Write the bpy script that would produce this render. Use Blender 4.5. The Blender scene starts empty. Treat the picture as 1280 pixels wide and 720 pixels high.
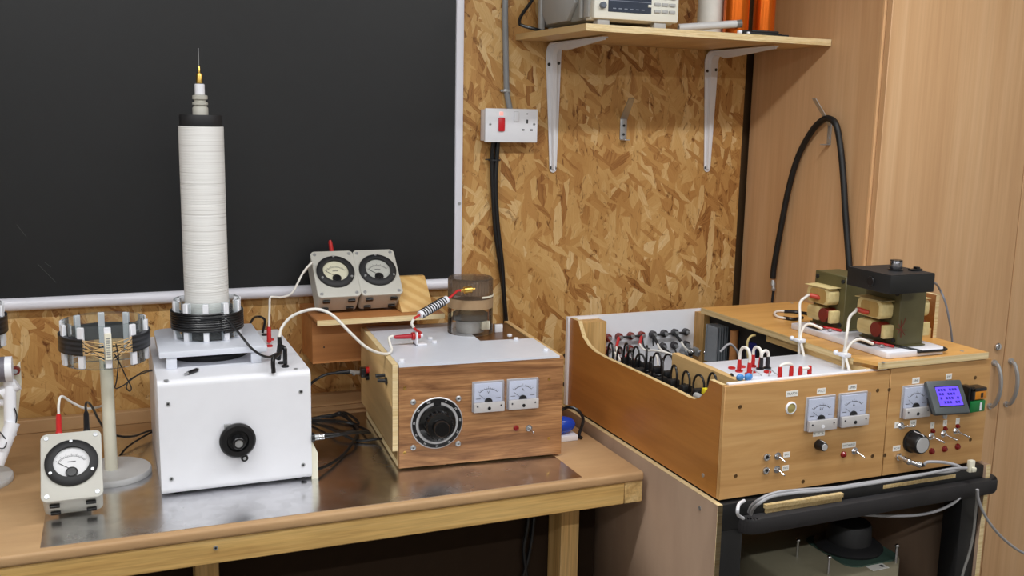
import bpy, bmesh, math, random
from mathutils import Vector, Matrix
random.seed(7)
SC = bpy.context.scene
COL = SC.collection
PI = math.pi
V = Vector
# ------------------------------------------------------------------ camera
F_PX, YAW, PITCH, ROLL = 1238.2, 0.391514, 0.171515, 0.019733
CAM = V((0, -2.4417, 1.635))
_f = V((math.sin(YAW)*math.cos(PITCH), math.cos(YAW)*math.cos(PITCH), -math.sin(PITCH)))
_r = V((math.cos(YAW), -math.sin(YAW), 0))
_u = _r.cross(_f)
RGT = _r*math.cos(ROLL) + _u*math.sin(ROLL)
UP = -_r*math.sin(ROLL) + _u*math.cos(ROLL)
def ray(px, py): return _f + RGT*((px-640)/F_PX) - UP*((py-360)/F_PX)
# surveying: where the sight line of a photo point meets a known plane of the room
def aX(px, py, X): d = ray(px, py); return CAM + d*((X-CAM.x)/d.x)
def aY(px, py, Y): d = ray(px, py); return CAM + d*((Y-CAM.y)/d.y)
def aZ(px, py, Z): d = ray(px, py); return CAM + d*((Z-CAM.z)/d.z)
cd = bpy.data.cameras.new('camera'); cam = bpy.data.objects.new('camera', cd); COL.objects.link(cam)
m = Matrix((RGT, UP, -_f)).transposed().to_4x4(); m.translation = CAM; cam.matrix_world = m
cd.sensor_width = 36; cd.sensor_fit = 'HORIZONTAL'; cd.lens = F_PX/1280*36
cd.clip_start = .02
SC.camera = cam

# ------------------------------------------------------------------ builder
class B:
    def __init__(s): s.v = []; s.f = []; s.mi = 0
    def m(s, i): s.mi = i; return s
    def add(s, vs, fs, M=None):
        n = len(s.v)
        s.v += [tuple(M @ V(p)) if M is not None else tuple(p) for p in vs]
        s.f += [(tuple(n+i for i in q), s.mi) for q in fs]
        return s
    def _bm(s, bm, M=None):
        bm.verts.index_update()
        s.add([v.co.copy() for v in bm.verts], [[v.index for v in f.verts] for f in bm.faces], M); bm.free(); return s
    def box(s, x0, x1, y0, y1, z0, z1, bev=0, seg=2, M=None):
        bm = bmesh.new(); bmesh.ops.create_cube(bm, size=1)
        for v in bm.verts:
            v.co = V(((x0+x1)/2+v.co.x*(x1-x0), (y0+y1)/2+v.co.y*(y1-y0), (z0+z1)/2+v.co.z*(z1-z0)))
        if bev: bmesh.ops.bevel(bm, geom=bm.edges[:], offset=bev, segments=seg, affect='EDGES', profile=.5)
        return s._bm(bm, M)
    def rbox(s, x0, x1, y0, y1, z0, z1, r, axis='z', n=5, bev=0):
        # box whose four edges along one axis are rounded
        a = {'z': (x0, x1, y0, y1), 'y': (x0, x1, z0, z1), 'x': (y0, y1, z0, z1)}[axis]
        pts = []
        for cx, cy, st in ((a[1]-r, a[3]-r, 0), (a[0]+r, a[3]-r, 1), (a[0]+r, a[2]+r, 2), (a[1]-r, a[2]+r, 3)):
            for k in range(n+1):
                t = PI/2*(st+k/n); pts.append((cx+r*math.cos(t), cy+r*math.sin(t)))
        def mk(p, h): return {'z': (p[0], p[1], h), 'y': (p[0], h, p[1]), 'x': (h, p[0], p[1])}[axis]
        lo, hi = {'z': (z0, z1), 'y': (y0, y1), 'x': (x0, x1)}[axis]
        return s.prism([mk(p, lo) for p in pts], V(mk((0, 0), hi-lo)), bev)
    def prism(s, pts, d, bev=0):
        d = V(d); n = len(pts); pts = [V(p) for p in pts]
        bm = bmesh.new()
        a = [bm.verts.new(p) for p in pts]; b = [bm.verts.new(p+d) for p in pts]
        bm.faces.new(a); bm.faces.new(b[::-1])
        for i in range(n): bm.faces.new((a[i], b[i], b[(i+1) % n], a[(i+1) % n]))
        bmesh.ops.recalc_face_normals(bm, faces=bm.faces[:])
        if bev: bmesh.ops.bevel(bm, geom=bm.edges[:], offset=bev, segments=2, affect='EDGES', profile=.5)
        return s._bm(bm)
    def lathe(s, prof, o, ax=(0, 0, 1), n=32, closed=False, a0=0, a1=2*PI):
        o = V(o); ax = V(ax).normalized()
        e = V((1, 0, 0)) if abs(ax.x) < .9 else V((0, 1, 0))
        u = (e-ax*e.dot(ax)).normalized(); w = ax.cross(u)
        full = abs(a1-a0-2*PI) < 1e-6; k = n if full else n+1
        vs = []; fs = []
        for r, z in prof:
            for i in range(k):
                t = a0+(a1-a0)*i/n; vs.append(o+ax*z+u*(r*math.cos(t))+w*(r*math.sin(t)))
        P = len(prof)
        for j in range(P if closed else P-1):
            j2 = (j+1) % P
            for i in range(n):
                i2 = (i+1) % k
                fs.append((j*k+i, j*k+i2, j2*k+i2, j2*k+i))
        if not closed:
            if prof[0][0] > 1e-6: fs.append(tuple(range(k))[::-1])
            if prof[-1][0] > 1e-6: fs.append(tuple((P-1)*k+i for i in range(k)))
        return s.add(vs, fs)
    def cyl(s, p0, p1, r, r1=None, n=20, bev=0):
        p0 = V(p0); p1 = V(p1); L = (p1-p0).length; r1 = r if r1 is None else r1
        pr = [(r, 0), (r1, L)] if not bev else [(r-bev, 0), (r, bev), (r1, L-bev), (r1-bev, L)]
        return s.lathe(pr, p0, p1-p0, n)
    def tube(s, pts, r, n=8, sub=6, raw=False):
        pts = [V(p) for p in pts]
        if not raw and len(pts) > 2:
            q = []
            P = [pts[0]*2-pts[1]]+pts+[pts[-1]*2-pts[-2]]
            for i in range(1, len(P)-2):
                for k in range(sub):
                    t = k/sub; a, b, c, d = P[i-1], P[i], P[i+1], P[i+2]
                    q.append(.5*((2*b)+(c-a)*t+(2*a-5*b+4*c-d)*t*t+(3*b-a-3*c+d)*t**3))
            q.append(pts[-1]); pts = q
        vs = []; fs = []; N = len(pts)
        t0 = (pts[1]-pts[0]).normalized()
        e = V((0, 0, 1)) if abs(t0.z) < .9 else V((1, 0, 0))
        u = (e-t0*e.dot(t0)).normalized()
        for i in range(N):
            t = (pts[min(i+1, N-1)]-pts[max(i-1, 0)]).normalized()
            u = (u-t*u.dot(t)).normalized(); w = t.cross(u)
            rr = r[0]+(r[1]-r[0])*i/(N-1) if isinstance(r, tuple) else r
            for k in range(n):
                a = 2*PI*k/n; vs.append(pts[i]+u*(rr*math.cos(a))+w*(rr*math.sin(a)))
        for i in range(N-1):
            for k in range(n):
                fs.append((i*n+k, i*n+(k+1) % n, (i+1)*n+(k+1) % n, (i+1)*n+k))
        fs.append(tuple(range(n))[::-1]); fs.append(tuple((N-1)*n+k for k in range(n)))
        return s.add(vs, fs)
    def ball(s, c, r, sq=(1, 1, 1), n=16):
        pr = [(math.sin(PI*i/10)*r, -math.cos(PI*i/10)*r) for i in range(11)]; pr[0] = (0, -r); pr[-1] = (0, r)
        b = B(); b.lathe(pr, (0, 0, 0), (0, 0, 1), n)
        return s.add(b.v, [f for f, _ in b.f], Matrix.Translation(V(c)) @ Matrix.Diagonal((*sq, 1)))
    def text(s, body, size, M, depth=0):
        cu = bpy.data.curves.new('t', 'FONT'); cu.body = body; cu.size = size; cu.align_x = 'CENTER'; cu.align_y = 'CENTER'
        cu.resolution_u = 2
        o = bpy.data.objects.new('t', cu); me = o.to_mesh()
        s.add([v.co.copy() for v in me.vertices], [tuple(p.vertices) for p in me.polygons], M)
        o.to_mesh_clear(); bpy.data.objects.remove(o); bpy.data.curves.remove(cu); return s

MW = {}
def build(name, b, mats, smooth=38):
    me = bpy.data.meshes.new(name)
    bm = bmesh.new()
    vs = [bm.verts.new(p) for p in b.v]
    for f, mi in b.f:
        try:
            q = bm.faces.new([vs[i] for i in f]); q.material_index = mi; q.smooth = True
        except ValueError: pass
    bmesh.ops.remove_doubles(bm, verts=bm.verts[:], dist=1e-6)
    bmesh.ops.recalc_face_normals(bm, faces=bm.faces[:])
    lim = math.radians(smooth)
    for e in bm.edges:
        if len(e.link_faces) == 2 and e.calc_face_angle(0) > lim: e.smooth = False
    bm.to_mesh(me); bm.free()
    for q in (mats if isinstance(mats, (list, tuple)) else [mats]): me.materials.append(q)
    return me
def tag(o, label=None, cat=None, group=None, kind=None):
    for k, v in (('label', label), ('category', cat), ('group', group), ('kind', kind)):
        if v: o[k] = v
    return o
def thing(name, label, cat, loc=(0, 0, 0), rz=0, group=None, M=None):
    o = bpy.data.objects.new(name, None); COL.objects.link(o); o.empty_display_size = .02
    if M is None: M = Matrix.Translation(V(loc)) @ Matrix.Rotation(rz, 4, 'Z')
    o.matrix_world = M; MW[o.name] = M.copy()
    return tag(o, label, cat, group)
def part(name, b, mats, parent, local=False, label=None, smooth=38):
    """one mesh part under its thing (or sub-part under its part); coordinates are the room's unless local"""
    M = MW[parent.name]
    if not local:
        I = M.inverted(); b.v = [tuple(I @ V(p)) for p in b.v]
    o = bpy.data.objects.new(name, build(name, b, mats, smooth)); COL.objects.link(o)
    o.parent = parent; MW[o.name] = M
    if label: o['label'] = label
    return o
def solid(name, b, mats, label, cat, group=None, smooth=38):
    """a thing that is one mesh; its origin sits under its middle"""
    xs = [p[0] for p in b.v]; ys = [p[1] for p in b.v]; zs = [p[2] for p in b.v]
    c = V(((min(xs)+max(xs))/2, (min(ys)+max(ys))/2, min(zs)))
    b.v = [tuple(V(p)-c) for p in b.v]
    o = bpy.data.objects.new(name, build(name, b, mats, smooth)); COL.objects.link(o); o.location = c
    MW[o.name] = Matrix.Translation(c)
    return tag(o, label, cat, group)
def struct(name, b, mats):
    o = bpy.data.objects.new(name, build(name, b, mats)); COL.objects.link(o); MW[o.name] = Matrix.Identity(4)
    o['kind'] = 'structure'; return o
def kids(o): return [c for c in bpy.data.objects if c.parent == o]
def dup(root, M, label, group=None):
    c = root.copy(); COL.objects.link(c); c.matrix_world = M; MW[c.name] = M.copy(); c['label'] = label
    if group: c['group'] = group
    for k in kids(root):
        p = k.copy(); COL.objects.link(p); p.parent = c; MW[p.name] = M
        for g in kids(k):
            q = g.copy(); COL.objects.link(q); q.parent = p; MW[q.name] = M
    return c

# ------------------------------------------------------------------ materials
def lin(c):
    return tuple(((x/255)/12.92 if x/255 <= .04045 else ((x/255+.055)/1.055)**2.4) for x in c)+(1,)
def newmat(name):
    mt = bpy.data.materials.new(name); mt.use_nodes = True; nt = mt.node_tree
    p = nt.nodes['Principled BSDF']; return mt, nt, p
def plain(name, c, rough=.5, metal=0, spec=.5, var=.04, coat=0, emit=0):
    mt, nt, p = newmat(name)
    p.inputs['Roughness'].default_value = rough; p.inputs['Metallic'].default_value = metal
    p.inputs['Specular IOR Level'].default_value = spec
    if coat: p.inputs['Coat Weight'].default_value = coat
    tc = nt.nodes.new('ShaderNodeTexCoord'); nz = nt.nodes.new('ShaderNodeTexNoise'); nz.inputs['Scale'].default_value = 35
    nz.inputs['Detail'].default_value = 3
    rp = nt.nodes.new('ShaderNodeValToRGB'); L = lin(c)
    rp.color_ramp.elements[0].position = .3; rp.color_ramp.elements[1].position = .7
    rp.color_ramp.elements[0].color = tuple(x*(1-var) for x in L[:3])+(1,); rp.color_ramp.elements[1].color = tuple(min(1, x*(1+var)) for x in L[:3])+(1,)
    nt.links.new(tc.outputs['Object'], nz.inputs['Vector']); nt.links.new(nz.outputs['Fac'], rp.inputs['Fac'])
    nt.links.new(rp.outputs['Color'], p.inputs['Base Color'])
    if emit:
        p.inputs['Emission Color'].default_value = L; p.inputs['Emission Strength'].default_value = emit
    return mt
def ramp(nt, fac, stops, interp='LINEAR'):
    rp = nt.nodes.new('ShaderNodeValToRGB'); cr = rp.color_ramp; cr.interpolation = interp
    while len(cr.elements) < len(stops): cr.elements.new(.5)
    for e, (t, c) in zip(cr.elements, stops): e.position = t; e.color = lin(c) if len(c) == 3 else c
    nt.links.new(fac, rp.inputs['Fac']); return rp.outputs['Color']
def mixc(nt, fac, a, b, mode='MIX'):
    mx = nt.nodes.new('ShaderNodeMix'); mx.data_type = 'RGBA'; mx.blend_type = mode
    for sock, x in ((mx.inputs['Factor'], fac), (mx.inputs['A'], a), (mx.inputs['B'], b)):
        if isinstance(x, (int, float)): sock.default_value = x
        elif isinstance(x, tuple): sock.default_value = x
        else: nt.links.new(x, sock)
    return mx.outputs['Result']
def mapped(nt, scale, rot=(0, 0, 0), loc=(0, 0, 0), src=None):
    if src is None:
        tc = nt.nodes.new('ShaderNodeTexCoord'); src = tc.outputs['Object']
    mp = nt.nodes.new('ShaderNodeMapping'); mp.inputs['Scale'].default_value = scale
    mp.inputs['Rotation'].default_value = rot; mp.inputs['Location'].default_value = loc
    nt.links.new(src, mp.inputs['Vector']); return mp.outputs['Vector']
def noise(nt, vec, scale=1, detail=4, rough=.5, dist=0):
    nz = nt.nodes.new('ShaderNodeTexNoise'); nz.inputs['Scale'].default_value = scale; nz.inputs['Detail'].default_value = detail
    nz.inputs['Roughness'].default_value = rough; nz.inputs['Distortion'].default_value = dist
    nt.links.new(vec, nz.inputs['Vector']); return nz.outputs['Fac']
def wood(name, stops, axis='x', across=45, along=2.2, rough=.5, fine=.35, dist=.6, coat=0, spec=.35, seed=0, fine_c=(70, 45, 20)):
    mt, nt, p = newmat(name)
    sc = [across, across, across]; sc['xyz'.index(axis)] = along
    v = mapped(nt, tuple(sc), loc=(seed*3.1, seed*1.7, seed*2.3))
    n1 = noise(nt, v, 1, 5, .55, dist)
    c = ramp(nt, n1, stops)
    sf = [across*6]*3; sf['xyz'.index(axis)] = along*4
    n2 = noise(nt, mapped(nt, tuple(sf)), 1, 3, .6)
    rp = nt.nodes.new('ShaderNodeValToRGB'); rp.color_ramp.elements[0].position = .35; rp.color_ramp.elements[1].position = .75
    rp.color_ramp.elements[0].color = (0, 0, 0, 1); rp.color_ramp.elements[1].color = (fine, fine, fine, 1)
    nt.links.new(n2, rp.inputs['Fac'])
    c = mixc(nt, rp.outputs['Color'], c, lin(fine_c))
    nt.links.new(c, p.inputs['Base Color'])
    p.inputs['Roughness'].default_value = rough; p.inputs['Specular IOR Level'].default_value = spec
    if coat: p.inputs['Coat Weight'].default_value = coat; p.inputs['Coat Roughness'].default_value = .15
    return mt
def clear(name, tint=(245, 245, 245), refl=.5, rough=.05, haze=0, hazec=(220, 220, 220)):
    # thin clear plastic: lets light through, mirrors a little at grazing angles
    mt = bpy.data.materials.new(name); mt.use_nodes = True; nt = mt.node_tree; nt.nodes.clear()
    out = nt.nodes.new('ShaderNodeOutputMaterial'); tr = nt.nodes.new('ShaderNodeBsdfTransparent'); tr.inputs['Color'].default_value = lin(tint)
    gl = nt.nodes.new('ShaderNodeBsdfGlossy'); gl.inputs['Roughness'].default_value = rough
    fr = nt.nodes.new('ShaderNodeLayerWeight'); fr.inputs['Blend'].default_value = .16
    mu = nt.nodes.new('ShaderNodeMath'); mu.operation = 'MULTIPLY'; mu.inputs[1].default_value = refl
    nt.links.new(fr.outputs['Fresnel'], mu.inputs[0])
    mx = nt.nodes.new('ShaderNodeMixShader'); nt.links.new(mu.outputs[0], mx.inputs['Fac'])
    nt.links.new(tr.outputs[0], mx.inputs[1]); nt.links.new(gl.outputs[0], mx.inputs[2])
    last = mx.outputs[0]
    if haze:
        df = nt.nodes.new('ShaderNodeBsdfDiffuse'); df.inputs['Color'].default_value = lin(hazec)
        m2 = nt.nodes.new('ShaderNodeMixShader'); m2.inputs['Fac'].default_value = haze
        nt.links.new(last, m2.inputs[1]); nt.links.new(df.outputs[0], m2.inputs[2]); last = m2.outputs[0]
    nt.links.new(last, out.inputs['Surface']); return mt

def osb():
    mt, nt, p = newmat('oriented_strand_board')
    tc = nt.nodes.new('ShaderNodeTexCoord'); sp = nt.nodes.new('ShaderNodeSeparateXYZ'); nt.links.new(tc.outputs['Object'], sp.inputs[0])
    cb = nt.nodes.new('ShaderNodeCombineXYZ'); nt.links.new(sp.outputs['X'], cb.inputs['X']); nt.links.new(sp.outputs['Z'], cb.inputs['Y'])
    # ragged flake edges
    nz = nt.nodes.new('ShaderNodeTexNoise'); nz.inputs['Scale'].default_value = 40; nz.inputs['Detail'].default_value = 2
    nt.links.new(cb.outputs[0], nz.inputs['Vector'])
    sub = nt.nodes.new('ShaderNodeVectorMath'); sub.operation = 'SUBTRACT'; sub.inputs[1].default_value = (.5, .5, .5); nt.links.new(nz.outputs['Color'], sub.inputs[0])
    sca = nt.nodes.new('ShaderNodeVectorMath'); sca.operation = 'SCALE'; sca.inputs['Scale'].default_value = .010; nt.links.new(sub.outputs[0], sca.inputs[0])
    ad = nt.nodes.new('ShaderNodeVectorMath'); ad.operation = 'ADD'; nt.links.new(cb.outputs[0], ad.inputs[0]); nt.links.new(sca.outputs[0], ad.inputs[1])
    P = ad.outputs[0]
    pal = [(0, (124, 78, 38)), (.08, (162, 110, 58)), (.22, (192, 142, 82)), (.5, (208, 162, 98)), (.78, (222, 182, 120)), (1, (240, 212, 162))]
    col = None
    lay = [(1.4, 7, 22, 0), (.3, 8, 24, .6), (-.9, 7, 24, .5), (1.75, 6, 22, .5), (1.0, 8, 26, .5), (-1.25, 7, 24, .5), (1.5, 8, 30, .55), (2.2, 11, 36, .66), (-.55, 12, 44, .74), (1.15, 11, 44, .64), (1.65, 12, 60, .72), (.6, 16, 80, .8)]
    for i, (a, sx, sy, th) in enumerate(lay):
        rp_ = mapped(nt, (1, 1, 1), (0, 0, a), src=P)
        v = mapped(nt, (sx, sy, 1), (0, 0, 0), (i*7.3, i*3.9, 0), src=rp_)
        vo = nt.nodes.new('ShaderNodeTexVoronoi'); vo.voronoi_dimensions = '2D'; vo.inputs['Scale'].default_value = 1
        nt.links.new(v, vo.inputs['Vector'])
        se = nt.nodes.new('ShaderNodeSeparateColor'); nt.links.new(vo.outputs['Color'], se.inputs[0])
        fib = noise(nt, mapped(nt, (sx*1.2, sy*7, 1), (0, 0, 0), (i*5.1, 0, 0), src=rp_), 1, 3, .6)
        m1 = nt.nodes.new('ShaderNodeMath'); m1.operation = 'MULTIPLY_ADD'; nt.links.new(fib, m1.inputs[0]); m1.inputs[1].default_value = .55
        m0 = nt.nodes.new('ShaderNodeMath'); m0.operation = 'MULTIPLY_ADD'; nt.links.new(se.outputs['Red'], m0.inputs[0]); m0.inputs[1].default_value = .8; m0.inputs[2].default_value = -.17
        nt.links.new(m0.outputs[0], m1.inputs[2])
        c = ramp(nt, m1.outputs[0], pal)
        if col is None: col = c
        else:
            gt = nt.nodes.new('ShaderNodeMath'); gt.operation = 'GREATER_THAN'; gt.inputs[1].default_value = th; nt.links.new(se.outputs['Green'], gt.inputs[0])
            col = mixc(nt, gt.outputs[0], col, c)
    crk = noise(nt, mapped(nt, (46, 1, 24)), 1, 5, .65, 1.2)
    col = mixc(nt, 1.0, col, ramp(nt, crk, [(.30, (150, 118, 84)), (.42, (255, 255, 255))]), 'MULTIPLY')
    big = noise(nt, mapped(nt, (3, 3, 3)), 1, 3)
    col = mixc(nt, 1.0, col, ramp(nt, big, [(.3, (225, 215, 200)), (.7, (255, 255, 255))]), 'MULTIPLY')
    nt.links.new(col, p.inputs['Base Color']); p.inputs['Roughness'].default_value = .5; p.inputs['Specular IOR Level'].default_value = .35
    return mt
def zinc():
    mt, nt, p = newmat('galvanised_sheet')
    v = mapped(nt, (1, 1, 1))
    vo = nt.nodes.new('ShaderNodeTexVoronoi'); vo.inputs['Scale'].default_value = 55; nt.links.new(v, vo.inputs['Vector'])
    se = nt.nodes.new('ShaderNodeSeparateColor'); nt.links.new(vo.outputs['Color'], se.inputs[0])
    c = ramp(nt, se.outputs['Red'], [(0, (212, 212, 214)), (1, (226, 226, 228))]); nt.links.new(c, p.inputs['Base Color'])
    n = noise(nt, mapped(nt, (9, 9, 9)), 1, 4)
    r = ramp(nt, n, [(.3, (.17, .17, .17, 1)), (.7, (.30, .30, .30, 1))]); nt.links.new(r, p.inputs['Roughness'])
    p.inputs['Metallic'].default_value = 1; return mt
def walnut():
    mt, nt, p = newmat('walnut_veneer')
    v = mapped(nt, (3.5, 20, 26))
    n1 = noise(nt, v, 1, 5, .6, 1.6)
    c = ramp(nt, n1, [(.26, (104, 68, 42)), (.40, (150, 104, 66)), (.55, (184, 134, 88)), (.72, (204, 156, 108))])
    n2 = noise(nt, mapped(nt, (9, 200, 220)), 1, 3, .7)
    f = ramp(nt, n2, [(.42, (0, 0, 0, 1)), (.7, (.6, .6, .6, 1))])
    c = mixc(nt, f, c, lin((96, 58, 32))); nt.links.new(c, p.inputs['Base Color']); p.inputs['Roughness'].default_value = .42
    return mt
OSB = osb(); ZINC = zinc(); WAL = walnut()
PINE = wood('pine_timber', [(.25, (186, 142, 80)), (.5, (216, 176, 108)), (.75, (232, 198, 134))], 'x', 30, 1.6, .55)
PINEZ = wood('pine_upright', [(.25, (190, 140, 80)), (.5, (214, 170, 106)), (.75, (230, 190, 130))], 'z', 30, 1.6, .55)
PINEY = wood('pine_lengthwise', [(.25, (190, 150, 92)), (.5, (222, 186, 124)), (.75, (236, 206, 150))], 'y', 30, 1.6, .55)
MDF = wood('fibreboard_top', [(.3, (186, 148, 106)), (.7, (200, 163, 120))], 'x', 8, 4, .5, .1)
PANEL = wood('thin_fibreboard', [(.3, (150, 124, 104)), (.7, (166, 140, 118))], 'z', 6, 2, .5, .08)
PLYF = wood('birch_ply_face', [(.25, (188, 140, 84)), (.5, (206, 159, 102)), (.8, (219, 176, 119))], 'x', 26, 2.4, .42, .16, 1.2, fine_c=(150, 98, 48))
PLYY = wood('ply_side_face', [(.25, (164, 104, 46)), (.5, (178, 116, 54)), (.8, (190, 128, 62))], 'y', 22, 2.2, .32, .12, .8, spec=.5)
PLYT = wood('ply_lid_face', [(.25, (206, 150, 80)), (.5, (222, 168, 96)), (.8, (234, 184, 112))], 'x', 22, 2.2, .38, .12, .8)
PLYP = wood('pale_ply_face', [(.25, (206, 168, 112)), (.5, (220, 184, 128)), (.8, (230, 198, 146))], 'y', 18, 2.2, .45, .12, .8)
PLYEY = wood('ply_edge_long', [(.3, (206, 174, 116)), (.5, (228, 200, 146)), (.7, (238, 214, 164))], 'y', 190, 2, .6, .25)
PLYE = wood('ply_edge', [(.3, (214, 182, 124)), (.5, (238, 214, 164)), (.7, (246, 226, 182))], 'x', 190, 2, .6, .25)
FOIL = wood('beech_foil', [(.25, (200, 156, 112)), (.5, (212, 170, 126)), (.8, (222, 184, 142))], 'z', 24, .9, .42, .2, .6, fine_c=(160, 112, 68))
CARD = wood('brown_ply', [(.25, (178, 116, 66)), (.5, (194, 132, 78)), (.8, (206, 146, 92))], 'x', 20, 2, .5, .1)
DARKW = plain('dark_gap_wood', (86, 62, 34), .8)
WHT = plain('white_polyethylene', (240, 241, 247), .38, var=.01)
WHTG = plain('white_gloss_plastic', (238, 240, 246), .22, var=.01)
WPLATE = plain('white_sheet_plastic', (222, 226, 236), .3, var=.015)
CREAM = plain('cream_nylon', (238, 234, 214), .4, var=.02)
PAINT = plain('white_paint', (236, 234, 228), .6, var=.02)
CEIL = plain('ceiling_paint', (240, 240, 238), .8, var=.01)
FLOOR = plain('grey_floor_paint', (110, 105, 100), .5, var=.08)
FRAME = plain('white_pvc', (236, 236, 246), .3, var=.01)
BOARD = plain('black_board_sheet', (30, 31, 33), .42, spec=.4, var=.05)
BLK = plain('black_plastic', (22, 22, 24), .3, var=.05)
BLKM = plain('black_matt', (30, 30, 32), .6, var=.06)
RUB = plain('black_rubber', (18, 18, 20), .5, var=.05)
FOAM = plain('black_foam_grip', (34, 32, 34), .62, var=.08)
BLKMET = plain('black_painted_steel', (20, 20, 22), .45, var=.05)
CASE = plain('grey_abs_case', (198, 196, 187), .5, var=.02)
RED = plain('red_plastic', (196, 36, 36), .35, var=.04)
REDD = plain('dark_red_lens', (130, 22, 22), .2, var=.05)
REDN = plain('lit_red_rocker', (206, 28, 40), .3, var=.03)
NEON = plain('pink_neon', (255, 170, 160), .3, emit=.6)
CHR = plain('chrome', (215, 215, 218), .18, 1, var=.02)
STEEL = plain('zinc_steel', (186, 188, 190), .38, .7, var=.05)
ALU = plain('spun_aluminium', (206, 206, 208), .42, .45, var=.03)
BRASS = plain('brass', (214, 176, 92), .28, 1, var=.05)
GREYC = plain('grey_cable', (168, 168, 172), .45, var=.02)
CONDUIT = plain('grey_conduit', (140, 142, 144), .5, var=.03)
WHC = plain('white_cable', (238, 234, 226), .4, var=.02)
BRK = plain('white_powder_coat', (232, 232, 236), .4, var=.01)
SCOPE = plain('scope_grey', (150, 150, 146), .5, var=.02)
SCOPEL = plain('scope_light_grey', (176, 176, 174), .5, var=.02)
SCOPEW = plain('scope_cream', (236, 234, 222), .4, var=.01)
SCREEN = plain('dark_screen', (58, 66, 82), .2, var=.06)
DIALW = plain('dial_face', (238, 238, 240), .5, var=.01)
DIALY = plain('aged_dial_face', (226, 222, 196), .5, var=.01)
DIALG = plain('grey_dial_face', (196, 196, 188), .5, var=.01)
DIALB = plain('panel_meter_face', (222, 228, 244), .45, var=.01)
INK = plain('ink', (40, 40, 48), .6)
LABEL = plain('label_card', (250, 248, 242), .5, var=.01)
OLIVE = plain('olive_core', (92, 86, 54), .45, var=.1)
PAPER = wood('winding_paper', [(.3, (214, 190, 128)), (.7, (232, 214, 158))], 'y', 30, 4, .6, .12)
TAN = wood('winding_tape', [(.3, (176, 142, 80)), (.7, (200, 168, 104))], 'z', 20, 6, .5, .12)
VARN = plain('red_brown_varnish', (120, 36, 26), .35, var=.1)
BLUE = plain('blue_plastic', (24, 70, 190), .25, var=.05)
BLUED = plain('blue_sleeve', (34, 38, 110), .35, var=.05)
BLUEB = plain('light_blue_component', (70, 140, 210), .4, var=.05)
LCD = plain('backlit_lcd', (96, 72, 232), .3, emit=.75)
LCDI = plain('lcd_ink', (48, 34, 150), .4, emit=.2)
LCDF = plain('grey_bezel', (74, 80, 82), .4, var=.03)
GRN = plain('green_cell_wrap', (20, 120, 60), .35, var=.04)
ORG = plain('orange_cell_wrap', (222, 140, 30), .35, var=.04)
COP = plain('copper_enamel_wire', (216, 104, 24), .25, .75, var=.04)
BEIGE = plain('beige_steel', (150, 143, 120), .45, var=.03)
GRNG = plain('green_scale_plate', (70, 94, 84), .15, var=.05)
FINS = plain('grey_fins', (142, 148, 154), .4, .2, var=.05)
GRNPCB = plain('green_board', (40, 84, 60), .5, var=.1)
YEL = plain('yellow_tape', (224, 208, 40), .5)
SMOKE = plain('grey_brown_porcelain', (150, 134, 118), .35, var=.05)
BEIGEC = plain('tan_card_tube', (176, 148, 110), .5, var=.04)
ACR = clear('clear_acrylic', (244, 247, 247), .9, .05, .03, (235, 238, 240))
ACRM = clear('meter_cover', (248, 249, 253), .4, .06, .02)
FROST = clear('frosted_cover', (240, 238, 238), .4, .25, .62, (234, 230, 228))
GLASS = clear('clear_tube', (248, 247, 245), .9, .04, .02, (200, 196, 188))
LENS = clear('meter_glass', (252, 252, 252), .22, .05)
SMOKEG = clear('smoked_clear', (222, 212, 202), .8, .06, .16, (170, 152, 134))
def bands(name, a, b, scale, rough=.4, sharp=(.4, .6), axis='Z'):
    mt, nt, p = newmat(name); v = mapped(nt, (1, 1, 1))
    w = nt.nodes.new('ShaderNodeTexWave'); w.bands_direction = axis; w.inputs['Scale'].default_value = scale; nt.links.new(v, w.inputs['Vector'])
    c = ramp(nt, w.outputs['Fac'], [(sharp[0], a), (sharp[1], b)]); nt.links.new(c, p.inputs['Base Color']); p.inputs['Roughness'].default_value = rough
    return mt
WIRE = bands('black_wire_turns', (12, 12, 13), (44, 44, 48), 34, .35)
# ------------------------------------------------------------------ the room
XL, XR, YB, ZC = -1.9, 3.3, -4.6, 2.5
struct('floor', B().box(XL-.1, XR+.1, YB-.1, .14, -.06, 0), FLOOR)
struct('ceiling', B().box(XL-.1, XR+.1, YB-.1, .14, ZC, ZC+.06), CEIL)
struct('wall_back', B().box(XL, 1.722, 0, .018, 0, ZC), OSB)
struct('wall_behind', B().box(XL, XR, .03, .1, 0, ZC), DARKW)
struct('wall_left', B().box(XL-.06, XL, YB, .03, 0, ZC), PAINT)
struct('wall_right', B().box(XR, XR+.06, YB, .03, 0, ZC), PAINT)
struct('wall_rear', B().box(XL, XR, YB-.06, YB, 0, ZC), PAINT)

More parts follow.
